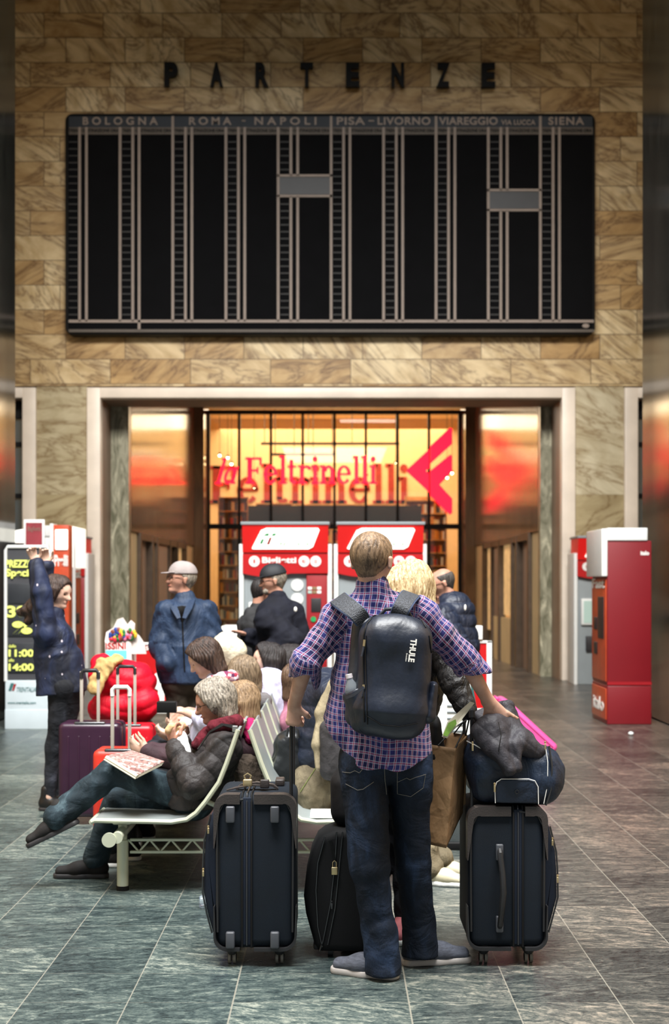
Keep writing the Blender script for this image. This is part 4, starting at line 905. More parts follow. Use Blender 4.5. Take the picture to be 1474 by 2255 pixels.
# brown paper bag
n = NT('kraft_paper'); oc = n.co(); ff = n.noise(n.mapp(oc, (1, 1, .8)), 7, 4, .5, .2); vor = n.n('ShaderNodeTexVoronoi', {'feature': 'DISTANCE_TO_EDGE'}, Vector=n.mapp(oc, (1, 1, .8)), Scale=14).outputs[0]
n.bump(n.m2('ADD', ff, n.m2('MULTIPLY', vor, .35)), .55, .03); M['kraft'] = n.out(n.ramp(ff, [(.3, S((128, 98, 66))), (.7, S((154, 120, 84)))]), .75)
def crumple(quads, name, m, parent, th=.0025, amp=.006, N=26, seed=3):
    b = bmesh.new(); rs = np.random.RandomState(seed); dirs = rs.randn(7, 3)*11; ph = rs.rand(7)*6
    for q in quads:
        q = [Vector(p) for p in q]; nrm = (q[1]-q[0]).cross(q[3]-q[0]).normalized(); g = []
        for i in range(N+1):
            row = []
            for j in range(N+1):
                u, v = i/N, j/N; p = q[0]*(1-u)*(1-v)+q[1]*u*(1-v)+q[2]*u*v+q[3]*(1-u)*v
                a = sum(abs(math.sin(p.dot(Vector(d))+t))-.6 for d, t in zip(dirs, ph))/3; env = min(1, 6*u*(1-u))*(.25+.75*math.sin(math.pi*min(1, v*1.0)))
                row.append(b.verts.new(p+nrm*amp*a*env))
            g.append(row)
        for i in range(N):
            for j in range(N): b.faces.new((g[i][j], g[i+1][j], g[i+1][j+1], g[i][j+1]))
    bmesh.ops.remove_doubles(b, verts=b.verts, dist=.0006)
    mb = MB().bm(b); o = mb.build(name, m, parent, angle=28); md = o.modifiers.new('thick', 'SOLIDIFY'); md.thickness = th; return o
e = empty('paper_bag', 'tall brown paper carrier bag hanging between the man in plaid and the right suitcase', 'paper bag')
A, B_, C_, D_ = P(950, 1640, 6.02), P(1003, 1648, 5.98), P(983, 1868, 5.96), P(938, 1858, 6.02)
Fp, G_ = P(1030, 1618, 6.18), P(1026, 1770, 6.16); A2 = P(985, 1612, 6.22)
C2 = P(1000, 1832, 6.1)
crumple([(D_, C_, B_, A), (C_, G_+Vector((-.012, 0, -.04)), Fp, B_), (P(950, 1830, 6.2), D_, A, A2), (G_, P(950, 1830, 6.2), A2, Fp)], 'bag_body', M['kraft'], e)
for pts in ([(965, 1642, 6.0), (1005, 1600, 6.08), (1028, 1585, 6.12), (1020, 1612, 6.1), (1003, 1648, 5.99)], [(1000, 1616, 6.2), (1022, 1588, 6.16), (1034, 1582, 6.13), (1026, 1620, 6.18)]):
    b = MB(); b.tube([P(*p) for p in pts], .0035, 6); b.build('cord_handle', M['black'], e)
# pink hard suitcase tilted behind
M['pink'] = mat('glossy_pink_shell', (226, 84, 152), .3, var=.06)
e = empty('pink_suitcase', 'glossy pink hard suitcase tilted behind the bundled puffer jacket', 'suitcase'); Yp = 11.65
p0 = P(1234, 1646, Yp); ex = Vector((-.74, 0, .68)).normalized(); en = Vector((-.68, 0, -.74)).normalized()
Mx = Matrix((( ex.x, 0, en.x, p0.x), (0, 1, 0, Yp), (ex.z, 0, en.z, p0.z), (0, 0, 0, 1)))
MB().box(0, .62, 0, .42, 0, .15, .045, 6, Mx).build('shell_half', M['pink'], e); MB().box(0, .62, 0, .42, .16, .30, .04, 6, Mx).build('shell_half', M['pink'], e)
MB().box(.01, .61, .01, .41, .145, .165, 0, 1, Mx).build('seam_band', M['rubber'], e)
for k in (.035, .09): b = MB(); b.tube([Mx @ Vector((.05, -.003, k)), Mx @ Vector((.57, -.003, k))], .006, 6); b.build('shell_rib', M['pink'], e)
for y in (.06, .36): b = MB(); c_ = Mx @ Vector((.02, y, .29)); c_.z = .03; b.cyl(c_+Vector((0, -.012, 0)), c_+Vector((0, .012, 0)), .03, 16); b.build('wheel', M['rubber'], e)
MB().box(.63, .66, .12, .3, .04, .07, .01, 3, Mx).build('carry_handle', M['pink'], e)
# left luggage group
def hard_case(name, label, x0, x1, ytop, Y, D, m, rods, gy, gm, rm, rim=None):
    e = empty(name, label, 'suitcase'); zt = CH-(ytop-HZ)*Y/FP; g = lambda px: (px-737)*Y/FP; a, c = g(x0), g(x1); zb = .05
    MB().box(a, c, Y, Y+D/2-.005, zb, zt, .04, 6).build('shell_half', m, e); MB().box(a, c, Y+D/2+.005, Y+D, zb, zt, .04, 6).build('shell_half', m, e)
    MB().box(a+.004, c-.004, Y+D/2-.02, Y+D/2+.02, zb+.004, zt-.004, .02).build('seam_band', rim or M['black'], e)
    for k in range(5): x = a+(c-a)*(k+1)/6; MB().box(x-.006, x+.006, Y-.004, Y+.01, zb+.08, zt-.09, .003).build('shell_rib', m, e)
    for x in (a+.06, c-.06):
        for y in (Y+.05, Y+D-.05): b = MB(); b.tube([(x-.012, y, .025), (x+.012, y, .025)], .025, 16); b.box(x-.02, x+.02, y-.02, y+.02, .035, .06, .004); b.build('wheel', M['rubber'], e)
    zg = CH-(gy-HZ)*Y/FP; r0, r1 = g(rods[0]), g(rods[1]); yr = Y+.03
    for x in (r0, r1): MB().box(x-.011, x+.011, yr-.008, yr+.008, zt-.03, zg, .004).build('handle_rod', rm, e)
    MB().box(r0-.05, r1+.05, yr-.02, yr+.03, zt-.03, zt+.006, .01).build('handle_housing', M['steel_dark'], e)
    b = MB(); b.tube([(r0, yr, zg-.05), (r0, yr, zg-.012), (r0+.014, yr, zg+.006), (r1-.014, yr, zg+.006), (r1, yr, zg-.012), (r1, yr, zg-.05)], .014, 10); b.build('handle_grip', gm, e)
    return e
M['rod'] = mat('satin_aluminium_rod', (200, 190, 178), .35, metal=.35, var=.04)
hard_case('purple_suitcase', 'dark purple hard suitcase with raised handle beside the young woman with raised arms', 127, 266, 1592, 9.5, .28, mat('dark_purple_shell', (48, 22, 42), .3, var=.15), (178, 215), 1479, M['rubber'], M['rod'])
hard_case('red_suitcase', 'bright red suitcase with a black topped handle behind the purple one', 258, 336, 1597, 10.35, .26, mat('bright_red_shell', (196, 16, 34), .4, var=.1), (258, 296), 1470, M['rubber'], M['rod'])
hard_case('orange_red_suitcase', 'orange red suitcase with a white grip handle just behind the legs of the seated man', 203, 287, 1652, 8.75, .26, mat('orange_red_shell', (200, 50, 36), .4, var=.1), (246, 284), 1516, M['white'], M['rod'], M['chrome'])
e = empty('dark_travel_bag', 'dark travel bag on the floor under the red puffer jacket', 'bag'); g = lambda px, Y=10.8: (px-737)*Y/FP
sdf_obj('bag_body', [BX((g(268), 11.0, .29), (.22, .17, .29), .08)], .012, fabric('dark_brown_cloth', (48, 36, 34)), e, fold_disp(.006, 3))
b = MB(); b.tube([(g(240), 10.83, .5), (g(250), 10.8, .585), (g(290), 10.8, .585), (g(300), 10.83, .5)], .012, 8); b.build('carry_handle', M['black'], e)
pj = [EC(P(235, 1490, 10.8), P(300, 1500, 10.85), (.14, .2), (.15, .2), s=(0, 0, 1), region=1), EC(P(225, 1560, 10.75), P(315, 1550, 10.75), .11, .13, region=1), EC(P(225, 1465, 10.85), P(240, 1480, 10.8), .09, .1, region=1), EC(P(318, 1500, 10.85), P(318, 1575, 10.75), .08, .06, region=1)]
rj = sdf_obj('red_puffer_jacket', pj, .01, fabric('red_quilted_cloth', (206, 12, 40), .55, .3, 10, .15), None, lambda v, r, H, U, W: .010*(np.sqrt(np.abs(np.sin(v[:, 2]*26+1.6*np.sin(v[:, 0]*7))))-.6)+wob(v, 5, 4, .012))
tag(rj, 'bright red puffer jacket heaped over the luggage behind the raised suitcase handles', 'jacket')
sv = sdf_obj('beige_scarf', [EC(P(258, 1450, 10.72), P(232, 1462, 10.64), (.035, .07), (.035, .08), s=(0, 0, 1), k=.04, region=1), EC(P(232, 1460, 10.62), P(206, 1522, 10.56), (.075, .035), (.06, .03), s=(1, 0, .4), k=.03, region=1)], .008, fabric('beige_wool', (182, 150, 98), .9, .4), None, fold_disp(.008, 6, 2)); tag(sv, 'beige cloth draped over the red puffer jacket', 'scarf')
# plastic bottle on the floor by the left suitcase
gm = NT('clear_plastic'); gm.out((.85, .93, 1), .08, Transmission_Weight=.85, IOR=1.3, Specular_IOR_Level=.6)
def bottle(name, label, loc, ax, L, r, band, capc):
    e = empty(name, label, 'bottle'); q = Vector(ax).to_track_quat('Z', 'Y').to_matrix().to_4x4(); q.translation = Vector(loc)
    pr = [(0, .55), (.01, .9), (.05, 1), (.1, .9), (.14, 1), (.3, .94), (.42, 1), (.55, .92), (.68, 1), (.76, .85), (.86, .5), (.9, .4), (.93, .4)]
    b = MB(); b.tube([q @ Vector((0, 0, t*L)) for t, _ in pr], [r*k for _, k in pr], 20); b.build('bottle_body', gm.m, e)
    b = MB(); b.tube([q @ Vector((0, 0, t*L)) for t in (.32, .62)], r*1.02, 20); b.build('label_band', band, e)
    b = MB(); b.tube([q @ Vector((0, 0, t*L)) for t in (.92, 1.0)], r*.46, 14); b.build('cap', capc, e); return e
M['blueprint'] = mat('blue_print', (30, 60, 200), .5); M['skyprint'] = mat('sky_blue_print', (40, 130, 220), .5)
bottle('water_bottle', 'clear plastic bottle lying on the floor left of the tall navy suitcase', (P(441, 0, 7.1).x, 7.05, .034), (1, .15, 0), .24, .033, M['blueprint'], M['white'])
# ---------------- people
def skin_mat(name, rgb):
    n = NT(name); o = n.co(); c = S(rgb); f = n.noise(o, 14, 4)
    n.bump(n.noise(o, 160, 3), .12, .004)
    return n.out(n.ramp(f, [(.3, (c[0]*.82, c[1]*.74, c[2]*.7)), (.7, (min(1, c[0]*1.08), c[1]*1.1, c[2]*1.12))]), .5, Subsurface_Weight=.04, Subsurface_Radius=(.02, .008, .004), Specular_IOR_Level=.35)
M['skin'] = skin_mat('skin_fair', (196, 156, 136)); M['skin_tan'] = skin_mat('skin_ruddy', (184, 138, 118)); M['skin_pale'] = skin_mat('skin_pale', (214, 178, 158))
M['eye_dark'] = mat('dark_eye', (26, 20, 18), .2); M['lip'] = mat('lips', (160, 74, 70), .5); M['denim'] = None
def denim(name, rgb, hi):
    n = NT(name); o = n.co(); f = n.noise(n.mapp(o, (1, 1, .5)), 6, 4, .6, .9); g = n.noise(n.mapp(o, (500, 500, 90)), 1, 2); s = n.noise(n.mapp(o, (1, 1, 1.6)), 6, 3, .5, 1.5)
    n.bump(n.m2('ADD', s, n.m2('MULTIPLY', g, .1)), .5, .03)
    return n.out(n.ramp(n.m2('ADD', n.m2('MULTIPLY', f, .8), n.m2('MULTIPLY', g, .2)), [(.36, [x*.5 for x in S(rgb)]), (.52, S(rgb)), (.68, S(hi))]), .75, Specular_IOR_Level=.25)
M['denim_dark'] = denim('dark_denim', (18, 28, 43), (40, 56, 82)); M['denim_teal'] = denim('worn_denim', (36, 50, 58), (84, 104, 112)); M['denim_black'] = denim('black_denim', (32, 34, 40), (62, 64, 74))
def head_prims(c, f, up=(0, 0, 1), k=1.0, neck=None):
    f = unit(f); up = unit(up); s = unit(np.cross(f, up)); up = np.cross(s, f); c = V(c)
    p = lambda a, b, d: c+(f*a+s*b+up*d)*k
    R = [EC(p(-.018, 0, .028), p(.012, 0, .022), (.076*k, .088*k), s=s, cap=.088*k, k=.02),
         EC(p(.035, 0, -.03), p(.045, 0, -.075), (.058*k, .05*k), (.036*k, .032*k), s=s, k=.03),
         EC(p(.05, 0, .035), p(.05, 0, .0), (.058*k, .038*k), s=s, k=.02),
         EC(p(.088, 0, .012), p(.108, 0, -.026), .008*k, .0135*k, k=.012), EC(p(.095, -.01, -.028), p(.095, .01, -.028), .009*k, k=.008),
         EC(p(.082, -.014, -.054), p(.082, .014, -.054), .010*k, k=.01), EC(p(.074, 0, -.084), p(.07, 0, -.088), .018*k, k=.015),
         EC(p(.078, -.03, .022), p(.078, .03, .022), .012*k, k=.015),
         EC(p(.086, -.031, .004), p(.092, -.031, .004), .012*k, k=.012, neg=True), EC(p(.086, .031, .004), p(.092, .031, .004), .012*k, k=.012, neg=True),
         EC(p(-.006, -.083, .012), p(-.008, -.082, -.024), (.018*k, .010*k), (.012*k, .008*k), s=f, k=.005), EC(p(-.006, .083, .012), p(-.008, .082, -.024), (.018*k, .010*k), (.012*k, .008*k), s=f, k=.005)]
    if neck is not None: R.insert(0, EC(p(-.015, 0, -.06), V(neck), .052*k, .062*k, k=.03))
    return R, p, f, s, up
def face_bits(e, p, f, s, k=1.0, glasses=False, lips=True, frame=None):
    M3 = Matrix((tuple(s), tuple(f), (0, 0, 1))).transposed().to_4x4()
    for sg in (-1, 1):
        MB().sph(p(.079, sg*.031, .006), (.011*k, .006*k, .006*k), M3, 6).build('eye', M['eye_dark'], e)
        b = MB(); b.tube([p(.086, sg*.016, .024), p(.088, sg*.03, .028), p(.08, sg*.048, .022)], [.003*k, .004*k, .002*k], 6); b.build('eyebrow', M['eye_dark'], e)
    if lips: b = MB(); b.tube([p(.084, -.022, -.055), p(.094, 0, -.053), p(.084, .022, -.055)], [.002*k, .0045*k, .002*k], 6); b.build('mouth', M['lip'], e)
    if glasses:
        for sg in (-1, 1):
            b = MB(); b.tube([p(.1, sg*.032, .004)+(s*.024*math.cos(a)+V(0, 0, 1)*.017*math.sin(a))*k for a in [i*math.pi/8 for i in range(16)]], .0018*k, 5, closed=True); b.tube([p(.1, sg*.055, .008), p(.02, sg*.082, .012), p(-.01, sg*.084, .008)], .0018*k, 5)
            b.build('glasses', frame or M['black'], e)
def hand_prims(W, d, n, side, L=.185, curl=.5, spread=.12, curls=None, thumb=(.5, .8), r=1.0, rg=1):
    """W wrist, d pointing direction, n palm normal, side = towards the thumb"""
    W = V(W); d = unit(d); n = unit(V(n)-d*float(V(n)@d)); side = unit(V(side)-d*float(V(side)@d)-n*float(V(side)@n)); q = L/.185; R = []
    R.append(EC(W-d*.015, W+d*.085*q, (.027*q, .018*q), (.038*q, .014*q), s=side, k=.012, region=rg))
    fl = [.072, .08, .075, .06]; off = [.029, .010, -.010, -.029]
    for i in range(4):
        b = W+d*.088*q+side*off[i]*q; cu = (curls[i] if curls else curl); ang = 0; dd = unit(d+side*spread*(1.5-i)*.5); p_ = b-d*.012
        for j, (fr, rr) in enumerate(((.44, .0098), (.32, .0088), (.24, .0078))):
            ang += cu*(1.0 if j else .8); v = dd*math.cos(ang)+n*math.sin(ang); p2 = p_+v*fl[i]*fr*q*(1.12 if j == 0 else 1)
            R.append(EC(p_, p2, rr*q*r, rr*.93*q*r, k=.0035, region=rg)); p_ = p2
    t0 = W+d*.02*q+side*.026*q; t1 = t0+(d*.6+side*.8+n*.2)*.036*q; v = unit(d*thumb[1]+side*(1-thumb[1])+n*thumb[0]); t2 = t1+v*.034*q; t3 = t2+unit(v+n*.4)*.026*q
    R += [EC(t0, t1, .014*q, .012*q, k=.012, region=rg), EC(t1, t2, .0112*q*r, .0105*q*r, k=.006, region=rg), EC(t2, t3, .0102*q*r, .0085*q*r, k=.004, region=rg)]
    return R
def shoe(e, A, d, m, sole, L=.28, z0=None, up=(0, 0, 1), name='shoe', res=.006, laces=True, high=0, lm=None):
    """A ankle, d toe direction, foot bottom at z0 when upright"""
    d = unit(d); up = unit(V(up)-d*float(V(up)@d)); s = unit(np.cross(d, up)); A = V(A)
    base = A-up*(.085) if z0 is None else A+V(0, 0, z0-A[2])
    p = lambda a, b, h: base+d*a+s*b+up*h
    q = L/.28
    R = [EC(p(-.045*q, 0, .05), p(.07*q, 0, .052), (.037, .04), (.042, .036), s=s, k=.03), EC(p(.03*q, 0, .062), p(.09*q, 0, .052), (.036, .034), (.038, .03), s=s, k=.03), EC(p(.07*q, 0, .044), p(.165*q, .004, .038), (.044, .034), (.040, .028), s=s, k=.03), EC(p(-.03*q, 0, .06), p(-.02*q, 0, .10+high), .04, .042, k=.03)]
    R.append(CUT(lambda x, y, z: -((x-base[0])*up[0]+(y-base[1])*up[1]+(z-base[2])*up[2]-.016)))
    o = sdf_obj(name, R, res, m, e)
    R = [EC(p(-.05*q, 0, .012), p(.06*q, 0, .012), (.041, .034), (.040, .034), s=s, k=.02), EC(p(.06*q, 0, .012), p(.17*q, .004, .014), (.046, .034), (.042, .034), s=s, k=.03), CUT(lambda x, y, z: np.abs((x-base[0])*up[0]+(y-base[1])*up[1]+(z-base[2])*up[2]-.0135)-.0135)]
    so = sdf_obj('sole', R, res*.8, sole, o)
    if laces:
        b = MB()
        for i in range(4): a = .045+i*.022; b.tube([p(a*q, -.024, .078-i*.006), p((a+.006)*q, 0, .087-i*.007), p(a*q, .024, .078-i*.006)], .0025, 5)
        b.build('laces', lm or sole, o)
    return o
def pt(a, b, t): return V(a)+(V(b)-V(a))*t
def figure(label, j, top, bottom, shoes=None, hair=None, skin=None, res=.007, hands=(True, True), headk=1.0, glasses=False, face=True, lips=True, hand_kw=None, male=True, bres=None, group=None):
    """j: joints H(head centre) F(face dir) N(neck) SL SR EL ER WL WR P(pelvis) KL KR AL AR"""
    e = empty('person', label, 'person', group, loc=(0, 0, 0)); skin = skin or M['skin']; J = {k: V(v) for k, v in j.items()}
    s = unit(J['SR']-J['SL']); tv = unit(J['N']-J['P']); fw = unit(np.cross(tv, s)); fw = -fw if 'front' in j and float(fw@J['front']) < 0 else fw
    hw = .09 if male else .085; HL, HR = J['P']-s*hw, J['P']+s*hw
    hp, p, f, hs, hu = head_prims(J['H'], J['F'], j.get('U', (0, 0, 1)), headk, J['N'])
    ch = pt(J['P'], J['N'], .72)
    B = [EC(J['P'], pt(J['P'], J['N'], .4), (.13, .095), (.12, .085), s=s, k=.05), EC(pt(J['P'], J['N'], .4), ch, (.12, .085), (.145, .095), s=s, k=.05), EC(pt(J['N'], J['SL'], .35)-tv*.03, J['SL'], .05, .048, k=.04), EC(pt(J['N'], J['SR'], .35)-tv*.03, J['SR'], .05, .048, k=.04)]
    for q in 'LR':
        B += [EC(J['S'+q], J['E'+q], .046, .038, k=.02), EC(J['E'+q], J['W'+q], .038, .026, k=.015), EC(HL if q == 'L' else HR, J['K'+q], .075, .052, k=.03), EC(J['K'+q], J['A'+q], .05, .036, k=.03)]
        t = j.get('T'+q, f); uf = unit(V(j.get('UF'+q, (0, 0, 1)))); B += [EC(J['A'+q], V(J['A'+q])-uf*.045, .032, .026, k=.02), EC(V(J['A'+q])-uf*.045, V(J['A'+q])+unit(t)*.10-uf*.06, .024, .018, k=.01)]
    hk = hand_kw or {}
    for i, q in enumerate('LR'):
        if not hands[i]: continue
        kw = dict(hk.get(q, {})); d_ = kw.pop('d', J['W'+q]-J['E'+q]); n_ = kw.pop('n', fw); sd = kw.pop('side', fw); B += hand_prims(J['W'+q], d_, n_, sd, rg=0, **kw)
    sdf_obj('body', B+hp, bres or res, skin, e)
    if face: face_bits(e, p, f, hs, headk, glasses, lips)
    # upper garment
    ez = top.get('ease', .02); hem = top.get('hem', .0); bu = top.get('bulk', 1.0)
    Pm = J['P']-tv*hem
    T = [EC(Pm, pt(J['P'], J['N'], .45), ((.145+ez)*bu, (.11+ez)*bu), ((.14+ez)*bu, (.105+ez)*bu), s=s, k=.05, cap=.03, region=0), EC(pt(J['P'], J['N'], .45), ch, ((.14+ez)*bu, (.105+ez)*bu), ((.15+ez)*bu, (.105+ez)), s=s, k=.06, region=0),
         EC(pt(J['N'], J['SL'], .3)-tv*.045, J['SL'], .062+ez*.7, .053+ez, k=.05, region=0), EC(pt(J['N'], J['SR'], .3)-tv*.045, J['SR'], .062+ez*.7, .053+ez, k=.05, region=0)]
    T += [x for x in top.get('extra', [])]
    for q, rg in (('L', 1), ('R', 2)):
        w_ = top.get('sleeve', .93); T += [EC(J['S'+q], J['E'+q], .055+ez, .046+ez, k=.03, region=rg)]
        T += [EC(J['E'+q], pt(J['E'+q], J['W'+q], w_), .047+ez, .034+ez*.8, k=.02, region=rg+2)]
    if top.get('collar', True): T += [EC(J['N']-tv*.03, pt(J['N'], p(-.01, 0, -.06), .4), .066+ez*.5, .062+ez*.4, k=.02, region=0)]
    if top.get('cut'): T += top['cut']
    sdf_obj(top.get('name', 'jacket'), T, top.get('res', res), top['m'], e, top.get('disp', fold_disp(.006, 4, len(label))), pattern=top.get('pattern'))
    # trousers
    bz_ = bottom.get('ease', .018); Tr = [EC(HL, HR, .105+bz_, k=.05, region=0), EC(J['P'], J['P']+tv*.08, (.13+bz_, .10+bz_), s=s, k=.03, region=0)]
    for q, h_, rg in (('L', HL, 1), ('R', HR, 2)):
        kn, an = J['K'+q], J['A'+q]; Tr += [EC(h_, kn, .085+bz_, bottom.get('knee', .056)+bz_, k=bottom.get('k', .03), region=rg), EC(kn, pt(kn, an, bottom.get('len', .97)), bottom.get('knee', .056)+bz_, bottom.get('cuff', .045)+bz_, k=bottom.get('k', .03), region=rg+2)]
    Tr += bottom.get('extra', [])+(bottom.get('cut') or [])
    sdf_obj('trousers', Tr, bottom.get('res', res), bottom['m'], e, fold_disp(bottom.get('fold', .005), 4, 3+len(label)))
    if shoes:
        for q in 'LR':
            t = j.get('T'+q, f); shoe(e, J['A'+q], t, shoes['m'], shoes['s'], shoes.get('L', .27), z0=shoes.get('z'+q, 0), up=j.get('UF'+q, (0, 0, 1)), high=shoes.get('high', 0), laces=shoes.get('laces', True), res=max(.006, res))
    if hair:
        st = hair['style']; k = headk; Hh = []
        if st in ('short', 'bald'):
            t = .0045 if st == 'short' else .003
            Hh = [EC(p(-.02, 0, .03), p(.006, 0, .03), ((.078+t)*k, (.089+t)*k), s=hs, cap=(.09+t)*k, k=.01), EC(p(-.045, 0, 0), p(-.048, 0, -.045), (.058*k, .040*k), (.044*k, .03*k), s=hs, k=.02),
                  CUT(lambda x, y, z, a=p(.035, 0, .06), nn=unit(f*1.0-hu*.55), b_=p(-.012, 0, -.0), n2=unit(f*1-hu*.25): np.maximum(((x-a[0])*nn[0]+(y-a[1])*nn[1]+(z-a[2])*nn[2]), -10)),
                  CUT(lambda x, y, z, a=p(-.002, 0, .0), nn=unit(f*.9-hu*.62): ((x-a[0])*nn[0]+(y-a[1])*nn[1]+(z-a[2])*nn[2])-.035)]
            for sg in (-1, 1): Hh.append(EC(p(.012, sg*.09, -.012), p(.0, sg*.09, -.05), .026*k, neg=True, k=.008))
            if st == 'bald': Hh.append(CUT(lambda x, y, z, a=p(0, 0, .07): ((x-a[0])*hu[0]+(y-a[1])*hu[1]+(z-a[2])*hu[2])))
        else:
            vol = hair.get('vol', .018); L = hair.get('len', .0)
            Hh = [EC(p(-.025, 0, .035), p(.01, 0, .035), ((.08+vol)*k, (.09+vol)*k), s=hs, cap=(.088+vol)*k, k=.02)]
            if L > 0:
                for sg in (-1, -.5, 0, .5, 1): Hh.append(EC(p(-.03-.03*(1-abs(sg)), sg*.065, .0), p(-.035-.035*(1-abs(sg)), sg*.07, -L), (.042+vol*.6)*k, (.03+vol*.5)*k, k=.03))
                for sg in (-1, 1): Hh.append(EC(p(.03, sg*.075, .03), p(.035, sg*.078, -min(L, hair.get('side', L))), (.026)*k, .02*k, k=.02))
            Hh.append(CUT(lambda x, y, z, a=p(.062, 0, .035), nn=unit(f*1.0-hu*.45), a2=p(.02, 0, 0): np.maximum((x-a[0])*nn[0]+(y-a[1])*nn[1]+(z-a[2])*nn[2], -10)))
            Hh.append(EC(p(.10, 0, -.03), p(.12, 0, -.03), (.062*k, .085*k), s=hs, cap=.05, neg=True, k=.01))
        Hh += hair.get('extra', [])
        def strands(v, r, H, U, W, p0=V(J['H'])):
            dx = v-p0; a = np.arctan2(dx@f, dx@hs); am = .0010 if st == 'short' else .0035; return am*np.sin(a*34+3*np.sin(v[:, 2]*30))+wob(v, 9, 3, am)
        sdf_obj('hair', Hh, min(res, .006), hair['m'], e, strands if st not in ('bald',) else None)
    return e, J, p, f, hs, hu
def cap(e, p, f, s, up, m, k=1.0, brim=.075):
    C_ = [EC(p(-.02, 0, .045), p(.008, 0, .045), (.09*k, .098*k), s=s, cap=.098*k, k=.01), CUT(lambda x, y, z, a=p(0, 0, .045), n_=unit(up*1+f*.12): -((x-a[0])*n_[0]+(y-a[1])*n_[1]+(z-a[2])*n_[2]))]
    o = sdf_obj('cap', C_, .006, m, e)
    sdf_obj('cap_brim', [EC(p(.06, 0, .052), p(.085+brim*.7, 0, .036), (.075*k, .005), (.055*k, .005), s=s, cap=.03, k=.01)], .005, m, o)
# ---------------- the man in the plaid shirt
def plaid():
    n = NT('blue_red_white_plaid'); a = n.n('ShaderNodeAttribute', {'attribute_name': 'weave'}).outputs['Vector']; s = n.n('ShaderNodeSeparateXYZ', None, Vector=a)
    T = .0275
    def line(q, c, w_): return n.m2('LESS_THAN', n.m2('ABSOLUTE', n.m2('SUBTRACT', n.m2('FRACT', q), c)), w_)
    col = S((42, 44, 104)); out = None
    def both(cs, w_, bt): 
        r = []
        for so, t in ((s.outputs[0], T), (s.outputs[1], T*1.08)):
            q = n.m2('DIVIDE', so, t); v = None
            for c in cs: l = line(q, c, w_); v = l if v is None else n.m2('MAXIMUM', v, l)
            r.append(v)
        return r
    wx_, wy_ = both((.12, .42), .032, 0); rx, ry = both((.27,), .06, 0); bx_, by_ = both((.2, .34), .04, 0)
    fold = n.noise(n.mapp(n.co(), (1, 1, .5)), 7, 3, .5, 1.5)
    base = n.ramp(fold, [(.35, S((20, 22, 62))), (.65, S((46, 50, 116)))])
    c = n.mix(n.m2('MULTIPLY', n.m2('MAXIMUM', bx_, by_), .35), base, S((110, 120, 190)))
    c = n.mix(n.m2('MINIMUM', n.m2('MULTIPLY_ADD', rx, .62, n.m2('MULTIPLY', ry, .5)), 1), c, S((158, 50, 56)))
    c = n.mix(n.m2('MINIMUM', n.m2('MULTIPLY_ADD', wx_, .7, n.m2('MULTIPLY', wy_, .5)), 1), c, S((206, 200, 216)))
    n.bump(fold, .6, .035); return n.out(c, .8, Specular_IOR_Level=.2, Sheen_Weight=.1)
M['plaid'] = plaid()
Y0 = 5.85
mj = dict(H=P(820, 1237, 5.84), F=(.42, .9, -.05), N=P(822, 1306, 5.85), SL=P(747, 1358, 5.83), SR=P(924, 1352, 5.86), EL=P(672, 1462, 5.80), ER=P(1024, 1452, 5.93), WL=P(648, 1552, 5.98), WR=P(1078, 1548, 6.02),
          P=P(850, 1668, 5.86), KL=P(815, 1905, 5.80), KR=P(911, 1900, 5.93), AL=P(842, 2122, 5.83), AR=P(925, 2072, 6.02), TL=(-.93, .36, 0), TR=(1, .22, 0))
def pat_shirt(v, reg, H, U, W):
    o = np.zeros_like(v); t = reg == 0
    a = -.10; x = v[:, 0]-mj['P'].x; z = v[:, 2]
    o[:, 0] = np.where(t, x*math.cos(a)+z*math.sin(a)+(v[:, 1]-5.8)*.5*np.sign(x), np.arctan2(W, U)*.062); o[:, 1] = np.where(t, z*math.cos(a)-x*math.sin(a), H+np.where(reg >= 3, .1, 0))
    o[:, :2] += wob(v, 3.5, 9, .012)[:, None]
    return o
hemx = mj['P'].x
EX = [EC(P(822, 1322, 5.86), P(768, 1350, 5.85), .065, .055, k=.03), EC(P(822, 1322, 5.86), P(885, 1345, 5.87), .065, .055, k=.03), EC(P(838, 1480, 5.86), P(850, 1690, 5.86), (.185, .13), (.197, .14), s=(1, 0, 0), k=.05, cap=.05), EC(P(742, 1560, 5.86), P(722, 1612, 5.9), (.03, .07), (.03, .08), s=(1, 0, 0), k=.05), EC(P(790, 1450, 5.86), P(760, 1600, 5.87), (.08, .1), s=(1, 0, 0), k=.05),
      EC(P(674, 1490, 5.85), P(654, 1540, 5.95), .066, .05, k=.02, region=3), EC(P(1046, 1478, 5.95), P(1064, 1505, 5.98), .066, .058, k=.01, region=4)]
zh = CH-(1688-HZ)*5.86/FP; hx0 = P(852, 0, 5.86).x
cut = [CUT(lambda x, y, z: zh+.085*np.clip(np.abs(x-hx0)/.20, 0, 1.6)**3.2+.006*np.sin(x*40)-z)]
